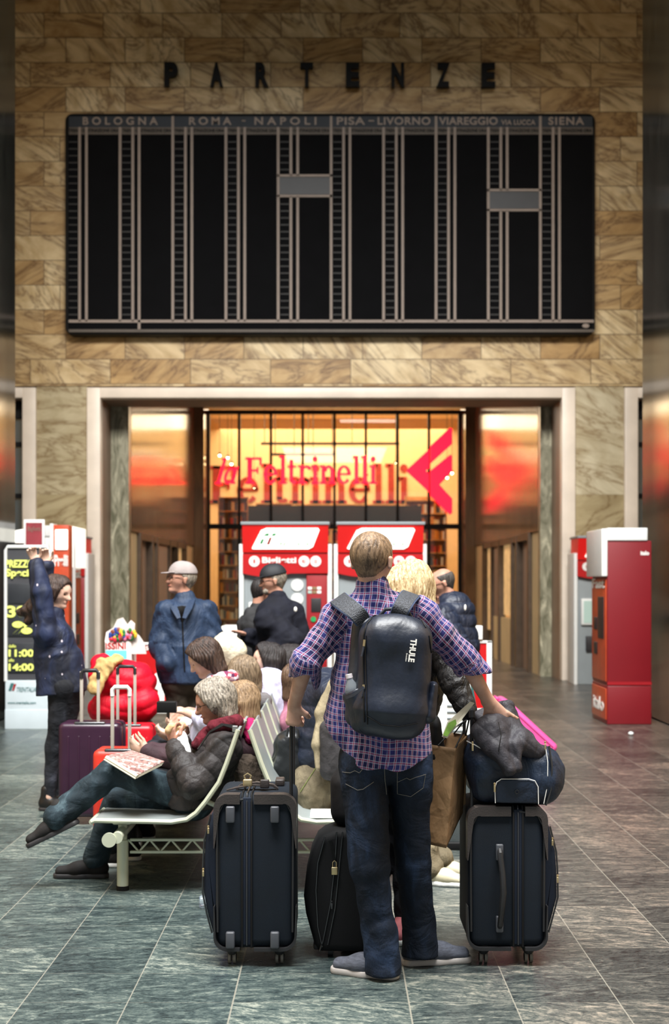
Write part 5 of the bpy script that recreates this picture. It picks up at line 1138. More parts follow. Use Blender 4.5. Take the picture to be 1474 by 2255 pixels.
man, J, p, f, hs, hu = figure('short haired man seen from behind in a plaid shirt and jeans, wearing a backpack', mj,
    dict(m=M['plaid'], name='plaid_shirt', ease=.016, hem=.06, sleeve=.34, res=.005, extra=EX, cut=cut, pattern=pat_shirt, disp=fold_disp(.0055, 4.5, 11)),
    dict(m=M['denim_dark'], ease=.004, k=.008, cut=[CUT(lambda x, y, z: (.018+np.where(x > P(884, 0, 5.9).x, .022, 0)-z))], knee=.072, cuff=.062, len=1.0, res=.006, fold=.003, extra=[EC(P(796, 1700, 5.84), P(804, 1760, 5.84), .096, .094, k=.02, region=1), EC(P(905, 1700, 5.86), P(911, 1750, 5.88), .093, .08, k=.02, region=2), EC(P(806, 1780, 5.83), P(815, 1905, 5.80), .09, .088, k=.01, region=1), EC(P(842, 2050, 5.80), P(845, 2150, 5.80), .066, .076, k=.02, region=3), EC(P(924, 2020, 5.99), P(925, 2105, 6.0), .066, .078, k=.02, region=4)]),
    None, dict(style='short', m=hairmat('short_fair_brown_hair', (78, 62, 48), (146, 120, 94), (40, 40, 14))), M['skin'], res=.006, bres=.0045, headk=1.02, lips=True,
    hand_kw=dict(L=dict(d=(-.02, .1, -1), n=(.2, .95, -.1), side=(1, 0, .0), curl=1.2, thumb=(1.8, .9), r=1.1, L=.175), R=dict(d=(.55, .1, -.65), n=(.1, 1, .05), side=(-.75, 0, -.6), curl=.3, spread=.35, thumb=(.3, .3), L=.20, r=1.1)), hands=(True, True))
sm = mat('grey_marl_knit_shoe', (84, 88, 100), .8, var=.35, nscale=40, stretch=(1, 1, 4), bump=.3, bscale=300); sole_w = mat('dirty_white_sole', (178, 172, 168), .6, var=.08)
shoe(man, (P(835, 0, 5.84).x, 5.82, .09), (-.93, .36, 0), sm, sole_w, .30, z0=.0, res=.005); shoe(man, (P(930, 0, 6.0).x, 6.02, .09), (1, .22, 0), sm, sole_w, .31, z0=.0, res=.005)
# rolled cuffs, collar, pocket stitching, leather tab
def ring(b, c, ax, r, t, n=28, squash=1):
    q = Vector(ax).to_track_quat('Z', 'Y').to_matrix(); pts = [Vector(c)+q @ Vector((r*math.cos(2*math.pi*i/n), r*squash*math.sin(2*math.pi*i/n), 0)) for i in range(n)]; b.tube(pts, t, 8, closed=True)
stitch = mat('pale_stitching', (116, 112, 104), .7)
def on_surface(o_list, px, py, Yg, off=.003):
    return P(px, py, Yg)
def raypts(pxs, objs, off=.004):
    """places stitching points on the cloth surface"""
    dg = bpy.context.evaluated_depsgraph_get(); out = []
    for px, py in pxs:
        d = (P(px, py, 6)-Vector((0, 0, CH))).normalized(); best = None
        for o in objs:
            hit, loc, nrm, idx = o.ray_cast(Vector((0, 0, CH)), d)
            if hit and (best is None or loc.y < best.y): best = loc+nrm*off*.4-d*off*.3
        if best is not None: out.append(best)
    return out
bpy.context.view_layer.update()
jeans = [o for o in C.objects if o.parent == man and o.name.startswith('trousers')]
for k, pl in enumerate((((762, 1726), (788, 1740), (800, 1738), (823, 1722)), ((755, 1700), (772, 1702), (782, 1697), (792, 1702), (800, 1692)), ((875, 1690), (876, 1748), (905, 1754), (932, 1735), (937, 1705)), ((876, 1722), (896, 1713), (903, 1717), (915, 1712), (938, 1705)), ((847, 1690), (848, 1720), (851, 1750)))):
    dense = []
    for a, c in zip(pl[:-1], pl[1:]): dense += [(a[0]+(c[0]-a[0])*t/5, a[1]+(c[1]-a[1])*t/5) for t in range(5)]
    q = raypts(dense+[pl[-1]], jeans)
    if len(q) > 2: b = MB(); b.tube(q, .0011, 5); b.build('pocket_stitching', stitch, jeans[0])
tan = mat('tan_leather', (150, 92, 48), .6)
# backpack
e = empty('backpack', 'navy backpack with grey shoulder straps on the back of the man in plaid', 'backpack')
M['bp'] = fabric('dark_navy_nylon', (20, 27, 42), .42, .28, 5, .3, spec=.55); M['bp2'] = fabric('slate_nylon', (42, 46, 56), .5, .3, 6, .2, spec=.5)
YB = 5.55; pxm = lambda Y: FP/Y
cB = P(866, 1488, 5.60); ang = math.radians(-4.5)
ax = (V(math.cos(ang), 0, math.sin(ang)), V(0, 1, 0), V(-math.sin(ang), 0, math.cos(ang)))
def bpp(u, d, v): return V(cB)+ax[0]*u+ax[1]*d+ax[2]*v
main_b = sdf_obj('main_compartment', [BX(bpp(0, .0, -.01), (.148, .085, .235), .075, ax, k=.03), EC(bpp(-.0, .0, .14), bpp(.0, .0, .19), (.115, .075), (.09, .055), s=ax[0], k=.05), EC(bpp(0, -.02, -.14), bpp(0, -.02, -.18), (.145, .085), (.11, .06), s=ax[0], k=.05)], .005, M['bp'], e, lambda v, r, H, U, W: wob(v, 3, 4, .006)+wob(v*np.array([1, 1, .5]), 8, 8, .002))
sdf_obj('back_panel', [BX(bpp(-.02, .075, .0), (.16, .045, .225), .045, ax, k=.03)], .006, M['bp2'], e)
sp = sdf_obj('side_pocket', [EC(bpp(-.150, .03, -.075), bpp(-.105, .01, -.19), (.050, .08), (.055, .075), s=ax[0], k=.03), CUT(lambda x, y, z: z-(bpp(-.15, 0, -.075)[2]+(x-bpp(-.15, 0, 0)[0])*.55+.012))], .005, M['bp'], e, fold_disp(.003, 6))
sdf_obj('side_pocket', [EC(bpp(.165, .03, -.03), bpp(.15, .02, -.15), (.02, .07), (.035, .07), s=ax[0], k=.03)], .005, M['bp'], e, fold_disp(.003, 6))
bpy.context.view_layer.update()
for pl, r_ in ((((803, 1590), (802, 1520), (801, 1450), (802, 1400), (808, 1375), (822, 1358), (845, 1350), (880, 1349), (905, 1352), (925, 1362), (938, 1382)), .0032), (((810, 1595), (808, 1520), (806, 1450), (807, 1400)), .0022), (((945, 1400), (952, 1450), (958, 1520), (960, 1580)), .0022), (((806, 1575), (840, 1596), (880, 1600), (920, 1592)), .0022)):
    dense = []
    for a, c in zip(pl[:-1], pl[1:]): dense += [(a[0]+(c[0]-a[0])*t/4, a[1]+(c[1]-a[1])*t/4) for t in range(4)]
    q = raypts(dense+[pl[-1]], [main_b]); 
    if len(q) > 2: b = MB(); b.tube(q, r_, 6); b.build('zip_seam', M['black'], e)
for px, py, dx, dy in ((805, 1409, -3, 28), (803, 1508, 0, 18), (870, 1347, 10, -8)):
    a = raypts([(px, py)], [main_b], .012)
    if a:
        s0 = a[0]; s1 = s0+Vector((dx/FP*5.5, 0, -dy/FP*5.5)); b = MB(); b.cyl(s0, s0+(s1-s0)*.5, .005, 8); b.build('zip_pull', M['brass'], e); b = MB(); b.cyl(s0+(s1-s0)*.5, s1+Vector((-.006, 0, -.015)), .0045, 8); b.build('pull_cord', M['bp2'], e)
# lettering reading downwards on the front of the pack
th = math.radians(-90-7); c0 = P(908, 1432, 5.46); hit = raypts([(908, 1432)], [main_b], .004)
if hit: c0 = hit[0]
Mt = Matrix.Translation(Vector(c0)+Vector((0, -.004, 0))) @ Matrix.Rotation(-th, 4, 'Y')
text('logo_lettering', 'THULE', (-.046, .046, -.0115, .0135), 0, M['signtext'], e, .006, M=Mt, bold=.035)
text('small_lettering', 'Sweden', (.014, .046, -.022, -.016), 0, M['signtext'], e, .005, M=Mt)
b = MB(); b.tube([bpp(-.07, .05, .235), bpp(-.05, .04, .262), bpp(0, .03, .272), bpp(.04, .04, .262), bpp(.06, .05, .235)], .008, 8); b.build('grab_handle', M['bp2'], e)
n = NT('grey_mesh_strap'); v_ = n.n('ShaderNodeTexVoronoi', None, Vector=n.co(), Scale=170).outputs[0]; n.bump(v_, .6, .004); M['strapm'] = n.out(n.ramp(v_, [(.2, S((24, 26, 30))), (.6, S((58, 61, 68)))]), .7)
M['edgeblue'] = mat('slate_blue_edging', (56, 72, 104), .6)
for pts, wds in ((([(800, 1368, 5.62), (788, 1352, 5.60), (768, 1336, 5.63), (752, 1324, 5.70), (745, 1318, 5.80), (748, 1330, 5.95), (752, 1370, 6.02)]), [.06, .068, .072, .072, .07, .065, .06]), (([(876, 1360, 5.62), (884, 1340, 5.60), (894, 1322, 5.64), (902, 1312, 5.72), (906, 1309, 5.82), (906, 1325, 5.95), (904, 1370, 6.02)]), [.06, .064, .068, .07, .07, .065, .06])):
    P0_ = [P(*q) for q in pts]; P3 = []; W3 = []
    for i in range(len(P0_)-1):
        a0, a1, a2, a3 = P0_[max(i-1, 0)], P0_[i], P0_[i+1], P0_[min(i+2, len(P0_)-1)]
        for k_ in range(5):
            t_2 = k_/5; P3.append(.5*((2*a1)+(a2-a0)*t_2+(2*a0-5*a1+4*a2-a3)*t_2**2+(3*a1-a0-3*a2+a3)*t_2**3)); W3.append(wds[i]+(wds[i+1]-wds[i])*t_2)
    P3.append(P0_[-1]); W3.append(wds[-1]); wds = W3; sd = (P3[2]-P3[0]); side = Vector((-sd.z, .0, sd.x)) if False else Vector((1, 0, 0))
    t = (P0_[3]-P0_[0]).normalized(); side = t.cross(Vector((0, -1, .6)).normalized()).normalized()
    b = MB(); b.ribbon(P3, wds, .014, side); so = b.build('shoulder_strap', M['strapm'], e)
    for sg in (-1, 1): b = MB(); b.tube([q+side*sg*w_/2 for q, w_ in zip(P3, wds)], .0055, 6); b.build('strap_edging', M['edgeblue'], so)
bottle('drinks_bottle', 'clear drinks bottle with blue label in the side pocket of the backpack', P(792, 1592, 5.59), (-.22, .0, 1), .20, .030, M['skyprint'], mat('white_bottle_cap', (226, 216, 220), .4, var=.02))
b = MB(); b.ribbon([P(762, 1537, 5.54), P(780, 1530, 5.51), P(802, 1513, 5.50)], .012, .004, (0, 0, 1)); b.build('pocket_rim', M['bp2'], e)
# leaflet in his right hand
M['leaf_g'] = mat('green_print', (104, 142, 50), .6, var=.35, nscale=20); M['leaf_p'] = mat('leaflet_paper', (206, 200, 180), .7, var=.05)
e = empty('leaflet', 'folded green and white leaflet held by the right hand of the man in plaid', 'leaflet')
q = [P(974, 1622, 5.92), P(985, 1626, 5.92), P(1012, 1592, 5.93), P(1046, 1548, 5.97), P(1036, 1545, 5.97), P(986, 1590, 5.93)]
b = MB(); b.raw(q+[x+Vector((0, .004, 0)) for x in q], [list(range(6)), list(range(11, 5, -1))]+[[i, (i+1) % 6, 6+(i+1) % 6, 6+i] for i in range(6)]); b.build('leaflet_sheet', M['leaf_p'], e, smooth=False)
q = [P(976, 1619, 5.916), P(985, 1622, 5.916), P(1006, 1594, 5.925), P(1004, 1584, 5.928), P(988, 1592, 5.926)]
b = MB(); b.raw(q+[x+Vector((0, .003, 0)) for x in q], [list(range(5)), list(range(9, 4, -1))]+[[i, (i+1) % 5, 5+(i+1) % 5, 5+i] for i in range(5)]); b.build('green_print', M['leaf_g'], e, smooth=False)
# ---------------- blonde woman in front of him
YW = 6.3
wj = dict(H=P(900, 1301, 6.22), F=(-.55, .75, -.35), U=(.1, .3, 1), N=P(915, 1358, 6.28), SL=P(835, 1412, 6.2), SR=P(968, 1412, 6.25), EL=P(800, 1500, 6.15), ER=P(1000, 1500, 6.2), WL=P(845, 1560, 6.1), WR=P(1030, 1568, 6.17), P=P(880, 1650, 6.42),
          KL=P(850, 1850, 6.5), KR=P(893, 1850, 6.5), AL=P(805, 2045, 6.5), AR=P(889, 2030, 6.47), TL=(-.5, -.8, 0), TR=(-.25, -.95, 0))
blonde = hairmat('blonde_hair', (150, 120, 82), (222, 200, 156)); M['quilt'] = fabric('black_quilted_jacket', (34, 33, 34), .5, .7, 22, .3, spec=.45)
p1m = mat('pink_canvas_shoe', (196, 112, 118), .7, var=.15)
wm, Jw, pw, fw_, hsw, huw = figure('blonde woman in a black quilted jacket leaning close in front of the man in plaid', wj, dict(m=M['quilt'], ease=.016, hem=.05, sleeve=.93, disp=puff_disp(.045, .004, 5)), dict(m=M['denim_black'], ease=.006, cuff=.034),
    dict(m=p1m, s=M['paper'], L=.24, zL=0, zR=0), dict(style='long', m=blonde, vol=.014, len=.08, extra=[EC(P(915, 1300, 6.16), P(938, 1340, 6.2), .05, .03, k=.03)]), M['skin_pale'], res=.007, bres=.005, male=False, hand_kw=dict(R=dict(d=(.6, -.1, -.5), n=(-.3, -.2, -1), side=(-.7, -.7, 0), curl=.9, L=.17)))
o = sdf_obj('shoulder_bag', [EC(P(958, 1600, 6.1), P(958, 1665, 6.1), (.03, .08), (.05, .09), s=(1, 0, 0), cap=.05)], .006, M['blk_canvas'], None, fold_disp(.003, 5)); tag(o, 'black shoulder bag of the blonde woman, beside the plaid shirt hem', 'bag')
# ---------------- seated man with sandwich
YS = 7.6
sj = dict(H=P(474, 1548, 7.66), F=(-1, -.12, -.28), N=P(498, 1612, 7.68), SL=P(497, 1650, 7.48), SR=P(480, 1650, 7.88), EL=P(428, 1728, 7.38), ER=P(420, 1715, 7.95), WL=P(385, 1640, 7.50), WR=P(395, 1628, 7.72), P=P(425, 1758, 7.66),
          KL=P(252, 1696, 7.58), KR=P(258, 1764, 7.78), AL=P(128, 1797, 7.50), AR=P(212, 1885, 7.80), TL=(-.9, -.1, -.33), TR=(-1, -.05, 0), UFL=(-.33, 0, .9), front=(-1, 0, 0))
grey = hairmat('grey_hair', (84, 78, 70), (168, 158, 144), (50, 50, 22)); M['puff_brown'] = fabric('dark_brown_puffer_cloth', (46, 42, 42), .58, .5, 9, .25, spec=.3); M['shoe_blk'] = fabric('black_suede', (30, 28, 28), .8, .2); M['sole_blk'] = mat('dark_sole', (44, 42, 44), .55)
lowz = P(0, 1790, 7.5).z
sm_, Js, ps, fs_, hss, hus = figure('grey haired man in a dark puffer jacket, seated cross legged eating a sandwich', sj,
    dict(m=M['puff_brown'], ease=.032, hem=.05, bulk=1.0, sleeve=.9, res=.006, disp=puff_disp(.085, .009, 5), extra=[EC(P(430, 1700, 7.62), P(440, 1765, 7.62), (.17, .2), (.165, .21), s=(1, 0, 0), cap=.05, k=.04)], cut=[CUT(lambda x, y, z: (.425-z))]),
    dict(m=M['denim_teal'], ease=.010, knee=.064, cuff=.062, len=1.03, res=.006, fold=.005, cut=None), None,
    dict(style='long', m=grey, vol=.016, len=.07, side=.02), M['skin_tan'], res=.006, bres=.005, glasses=True, hand_kw=dict(L=dict(d=(-.35, .1, 1), n=(.5, .6, 0), side=(.6, .3, .3), curl=.85), R=dict(d=(-.1, -.2, 1), n=(-.2, -1, 0), side=(.6, -.3, .3), curl=.85)))
shoe(sm_, Js['AL'], (-.86, -.08, -.42), M['shoe_blk'], M['sole_blk'], .31, up=(-.42, 0, .86), res=.005, high=.03, lm=M['chrome']); shoe(sm_, (P(205, 0, 7.8).x, 7.80, .09), (-1, -.05, 0), M['shoe_blk'], M['sole_blk'], .31, z0=0, res=.005, high=.03, lm=M['leather'])
sc_ = sdf_obj('red_scarf', [EC(P(470, 1600, 7.56), P(520, 1590, 7.55), .035, .04, k=.03), EC(P(455, 1612, 7.58), P(432, 1640, 7.56), .03, .03, k=.03), EC(P(520, 1590, 7.6), P(518, 1590, 7.8), .04, k=.03)], .006, fabric('dark_red_check_wool', (88, 22, 34), .9, .5, 20, .5), sm_, fold_disp(.006, 8))
b = MB(); b.ribbon([P(436, 1650, 7.35), P(462, 1612, 7.36), P(490, 1596, 7.38), P(520, 1602, 7.42), P(530, 1630, 7.5)], .035, .004, (0, 1, .3)); so = b.build('shoulder_strap', M['black'], sm_); MB().box(*[v for ab in ((P(512, 0, 7.38).x, P(524, 0, 7.38).x), (7.37, 7.385), (P(0, 1612, 7.38).z, P(0, 1598, 7.38).z)) for v in ab], .003).build('strap_buckle', M['chrome'], so)
sw = sdf_obj('sandwich', [EC(P(384, 1618, 7.55), P(400, 1598, 7.58), .028, .026, k=.02), EC(P(372, 1608, 7.5), P(378, 1600, 7.5), .022, k=.02)], .005, mat('bread', (214, 178, 132), .8, var=.2, nscale=30, bump=.4, bscale=60)); tag(sw, 'bitten bread sandwich held by the grey haired seated man', 'sandwich')
nap = sdf_obj('paper_napkin', [EC(P(398, 1620, 7.5), P(412, 1655, 7.45), .03, .022, k=.02)], .005, M['paper'], None, fold_disp(.008, 9)); tag(nap, 'crumpled white napkin around the sandwich of the grey haired man', 'napkin')
# newspaper on his lap
n = NT('newsprint'); o_ = n.co(); br = n.n('ShaderNodeTexBrick', None, Vector=n.mapp(o_, (1, 1, 1), (0, 0, .2)), Color1=S((180, 140, 132))+(1,), Color2=S((104, 46, 44))+(1,), Mortar=S((196, 170, 162))+(1,), Scale=1, Mortar_Size=.006, Brick_Width=.09, Row_Height=.035)
sp_ = n.noise(n.mapp(o_, (1, 3, 3)), 60, 3); M['news'] = n.out(n.mix(n.ramp(sp_, [(.5, (0, 0, 0)), (.56, (.75, .75, .75))]), br.outputs[0], S((50, 34, 34))), .8)
e = empty('newspaper', 'folded pink newspaper lying on the crossed legs of the seated man', 'newspaper')
A_, B2, C3, D4 = P(234, 1664, 7.42), P(303, 1706, 7.30), P(362, 1676, 7.42), P(290, 1652, 7.75)
for k in range(4):
    off = Vector((-.004*k, -.003*k, -.006*k)); q = [A_+off, B2+off, C3+off, D4+off]
    b = MB(); b.raw(q+[x-Vector((0, 0, .004)) for x in q], [[0, 1, 2, 3], [7, 6, 5, 4]]+[[i, (i+1) % 4, 4+(i+1) % 4, 4+i] for i in range(4)]); b.build('page', M['news'] if k == 0 else M['leaf_p'], e, smooth=False)
b = MB(); b.tube([A_+Vector((0, 0, -.010)), B2+Vector((0, 0, -.010))], .011, 8); b.build('folded_edge', M['leaf_p'], e)
# ---------------- further travellers
def cloth(nm, c, r=.75, fo=.45, fs=8, va=.3): return fabric(nm, c, r, fo, fs, va)
dk_hair = hairmat('dark_brown_hair', (30, 22, 20), (78, 58, 48)); br_hair = hairmat('light_brown_hair', (80, 66, 52), (146, 126, 102)); blk_hair = hairmat('black_hair', (18, 16, 18), (52, 46, 46)); aub = hairmat('auburn_blonde_hair', (92, 72, 52), (164, 136, 104))
def joints(H, F, px_x, Y, N, SL, SR, EL, ER, WL, WR, P_, KL, KR, AL, AR, **k): pass
# young woman with raised arms, Y about 10.2
Y = 10.2; nav = NT('navy_blouse_with_small_motifs'); o_ = nav.co(); vv = nav.n('ShaderNodeTexVoronoi', None, Vector=nav.mapp(o_, (1, 1, .7)), Scale=13).outputs[0]; fo = nav.noise(nav.mapp(o_, (1, 1, .5)), 6, 3, .5, 1.3)
nav.bump(fo, .6, .05); nav.out(nav.mix(nav.m2('LESS_THAN', vv, .085), nav.ramp(fo, [(.35, S((8, 14, 32))), (.65, S((22, 36, 70)))]), S((190, 180, 190))), .7)
aj = dict(H=P(126, 1306, Y), F=(.93, -.32, -.18), N=P(118, 1366, Y), SL=P(104, 1392, Y+.12), SR=P(100, 1396, Y-.14), EL=P(96, 1300, Y+.12), ER=P(92, 1305, Y-.16), WL=P(103, 1242, Y+.05), WR=P(78, 1238, Y-.14), P=P(142, 1510, Y), KL=P(128, 1640, Y+.1), KR=P(118, 1645, Y-.06), AL=P(126, 1752, Y+.12), AR=P(108, 1755, Y-.08), TL=(1, -.2, 0), TR=(1, -.25, 0), front=(1, 0, 0))
blk_boot = mat('black_leather_boot', (22, 20, 20), .4)
hh = [EC(P(112, 1300, Y), P(80, 1335, Y), .085, .065, k=.04), EC(P(80, 1335, Y), P(46, 1348, Y), .065, .03, k=.03), EC(P(90, 1330, Y), P(62, 1368, Y), .06, .03, k=.03)]
figure('young woman in a navy blouse stretching both arms up, black jeans', aj, dict(m=nav.m, name='blouse', ease=.03, hem=.06, sleeve=.9, res=.008, disp=fold_disp(.006, 3.0, 3), extra=[EC(P(112, 1420, Y), P(122, 1525, Y), (.12, .14), (.14, .17), s=(1, 0, 0), k=.05), EC(P(165, 1450, Y), P(176, 1512, Y), (.05, .12), (.05, .14), s=(1, 0, 0), k=.05)], cut=[CUT(lambda x, y, z: (P(0, 1530, Y).z-(x-P(100, 0, Y).x)*-.10)-z)]),
    dict(m=M['denim_black'], ease=.0, knee=.058, cuff=.04, fold=.003, res=.008, extra=[EC(P(145, 1525, Y), P(140, 1570, Y), .135, .11, k=.04)]), dict(m=blk_boot, s=M['sole_blk'], L=.25, high=.05, laces=False), dict(style='long', m=dk_hair, vol=.012, len=.06, side=.04, extra=hh), M['skin_pale'], res=.008, male=False, hand_kw=dict(L=dict(d=(-.25, 0, 1), n=(.3, -.9, 0), side=(1, 0, 0), curl=.7, L=.17), R=dict(d=(-.35, 0, 1), n=(.3, -.9, 0), side=(1, 0, 0), curl=.7, L=.17)))
# man in blue jacket and grey cap
Y = 11.0; bj = dict(H=P(400, 1277, Y), F=(-.92, -.36, .12), N=P(412, 1335, Y), SL=P(370, 1352, Y-.1), SR=P(452, 1352, Y+.1), EL=P(356, 1420, Y-.12), ER=P(468, 1420, Y+.12), WL=P(368, 1462, Y-.2), WR=P(455, 1465, Y-.02), P=P(412, 1500, Y), KL=P(392, 1620, Y), KR=P(432, 1620, Y), AL=P(390, 1722, Y), AR=P(436, 1722, Y), TL=(-.8, -.6, 0), TR=(-.7, -.7, 0), front=(-.3, -1, 0))
M['blue_j'] = cloth('blue_waterproof', (34, 50, 74), .6, .6, 7)
e, J, p, f, s, up = figure('elderly man in a blue jacket and grey cap gazing up to the left', bj, dict(m=M['blue_j'], ease=.05, hem=.0, bulk=1.15, sleeve=.95, res=.009, disp=fold_disp(.012, 3.2, 8), extra=[EC(P(408, 1360, Y), P(408, 1465, Y), (.20, .16), (.225, .18), s=(1, 0, 0), k=.05), EC(P(452, 1345, Y), P(468, 1402, Y), .075, .085, k=.04, region=2)]),
    dict(m=cloth('dark_olive_wool', (50, 44, 36)), ease=.02, cuff=.06, res=.009), dict(m=M['shoe_blk'], s=M['sole_blk'], laces=False), dict(style='short', m=grey), M['skin_tan'], res=.009, hands=(False, False), glasses=True, headk=1.05)
cap(e, p, f, s, up, mat('grey_cap_cloth', (150, 140, 138), .8, var=.15, bump=.3), 1.05)
bpy.context.view_layer.update(); jk = [o for o in C.objects if o.parent == e and o.name.startswith('jacket')]
q = raypts([(400+k*.3, 1340+k*6) for k in range(24)], jk, .006)
if len(q) > 3: b = MB(); b.tube(q, .006, 6); b.build('front_zip', M['black'], jk[0]); b = MB(); b.tube(q[:6], [.045, .04, .03, .02, .012, .006], 8); b.build('shirt_front', M['black'], e)
for sg in (-1, 1): b = MB(); b.ribbon([P(400+sg*24, 1322, Y-.10), P(400+sg*16, 1340, Y-.20), P(400+sg*6, 1362, Y-.24)], [.05, .06, .03], .012, (1, 0, .3*sg)); b.build('collar', M['blue_j'], e)
# man in navy coat and black cap
Y = 11.5; cj = dict(H=P(602, 1280, Y), F=(-.98, -.15, -.1), N=P(615, 1335, Y), SL=P(590, 1368, Y-.2), SR=P(640, 1360, Y+.12), EL=P(645, 1410, Y-.24), ER=P(600, 1425, Y+.1), WL=P(590, 1428, Y-.25), WR=P(545, 1400, Y-.1), P=P(625, 1490, Y), KL=P(615, 1620, Y-.05), KR=P(638, 1620, Y+.05), AL=P(612, 1700, Y-.05), AR=P(640, 1700, Y+.05), TL=(-1, -.2, 0), TR=(-1, 0, 0), front=(-1, 0, 0))
M['navy_coat'] = cloth('navy_wool_coat', (16, 18, 30), .85, .4, 7)
e, J, p, f, s, up = figure('old man in a navy coat, black cap and glasses looking left', cj, dict(m=M['navy_coat'], ease=.05, hem=.0, bulk=1.2, sleeve=.92, res=.009, disp=fold_disp(.01, 3.2, 5), extra=[EC(P(612, 1360, Y), P(612, 1440, Y), (.19, .18), (.21, .19), s=(1, 0, 0), k=.05), EC(P(652, 1345, Y), P(662, 1400, Y), .07, .08, k=.04)]),
    dict(m=cloth('black_trousers', (24, 24, 28)), ease=.02, cuff=.06, res=.009), dict(m=M['shoe_blk'], s=M['sole_blk'], laces=False), dict(style='short', m=grey), M['skin_tan'], res=.009, hands=(False, True), glasses=True, headk=1.02)
cap(e, p, f, s, up, mat('black_cap_cloth', (22, 24, 30), .7), 1.03)
for px, py in ((651, 1342), (606, 1384)): MB().sph(P(px, py, Y-.285 if py > 1360 else Y-.2), (.014, .01, .022), n=6).build('white_badge', M['signtext'], e)
sdf_obj('beard', [EC(p(.07, -.02, -.075), p(.07, .02, -.075), .026, k=.02)], .006, grey, e)
# person with a hooded dark vest behind him
Y = 12.0; dj = dict(H=P(578, 1305, Y), F=(.9, .4, -.3), N=P(568, 1355, Y), SL=P(548, 1378, Y+.1), SR=P(556, 1378, Y-.15), EL=P(540, 1430, Y+.1), ER=P(560, 1440, Y-.2), WL=P(520, 1425, Y-.1), WR=P(592, 1420, Y-.1), P=P(558, 1490, Y), KL=P(552, 1600, Y), KR=P(566, 1600, Y), AL=P(552, 1680, Y+.05), AR=P(568, 1680, Y-.05), TL=(1, 0, 0), TR=(1, 0, 0), front=(1, 0, 0))
figure('dark haired person in charcoal hooded vest beside the old man in black cap', dj, dict(m=cloth('charcoal_fleece', (46, 46, 48)), name='vest', ease=.04, hem=.0, bulk=1.1, res=.01, extra=[EC(P(552, 1352, Y-.1), P(575, 1348, Y-.1), .06, .06, k=.04)]), dict(m=cloth('black_trousers_2', (24, 24, 28)), res=.01), dict(m=M['shoe_blk'], s=M['sole_blk'], laces=False), dict(style='short', m=blk_hair), M['skin_tan'], res=.01, hands=(False, False))
# man in navy puffer with phone at right
Y = 11.3; ej = dict(H=P(975, 1285, Y), F=(-.95, -.05, -.35), N=P(996, 1338, Y), SL=P(975, 1362, Y-.18), SR=P(1010, 1358, Y+.15), EL=P(1008, 1420, Y-.24), ER=P(975, 1415, Y+.1), WL=P(955, 1345, Y-.22), WR=P(950, 1350, Y), P=P(1003, 1480, Y), KL=P(985, 1600, Y), KR=P(1015, 1600, Y), AL=P(985, 1712, Y), AR=P(1018, 1712, Y), TL=(-1, 0, 0), TR=(-1, 0, 0), front=(-1, 0, 0))
M['navy_puff'] = fabric('navy_puffer_cloth', (26, 34, 52), .5, .4, 9, .25, spec=.5)
e, J, p, f, s, up = figure('balding man in a navy puffer jacket and glasses looking down at a phone', ej, dict(m=M['navy_puff'], ease=.05, hem=.0, bulk=1.15, sleeve=.95, res=.008, disp=puff_disp(.10, .014, 4), extra=[EC(P(1000, 1350, Y), P(1002, 1450, Y), (.17, .17), (.19, .18), s=(1, 0, 0), k=.05), EC(P(1018, 1330, Y), P(990, 1340, Y-.08), .055, .045, k=.03)]),
    dict(m=M['denim_black'], ease=.015, res=.01), dict(m=M['shoe_blk'], s=M['sole_blk'], laces=False), dict(style='bald', m=hairmat('dark_grey_hair', (40, 38, 38), (90, 84, 80))), M['skin_tan'], res=.008, glasses=True, hand_kw=dict(L=dict(d=(-.4, 0, 1), n=(.2, -1, 0), side=(1, 0, 0)), R=dict(d=(-.4, 0, 1), n=(.2, 1, 0), side=(1, 0, 0))))
MB().sph(P(1025, 1338, Y-.30), (.01, .008, .025), n=6).build('white_badge', M['signtext'], e)
tag(MB().box(P(944, 0, Y).x-.03, P(944, 0, Y).x+.01, Y-.24, Y-.10, P(0, 1318, Y).z, P(0, 1300, Y).z, .004).build('mobile_phone', M['black']), 'dark phone held up by the man in the navy puffer jacket', 'phone')
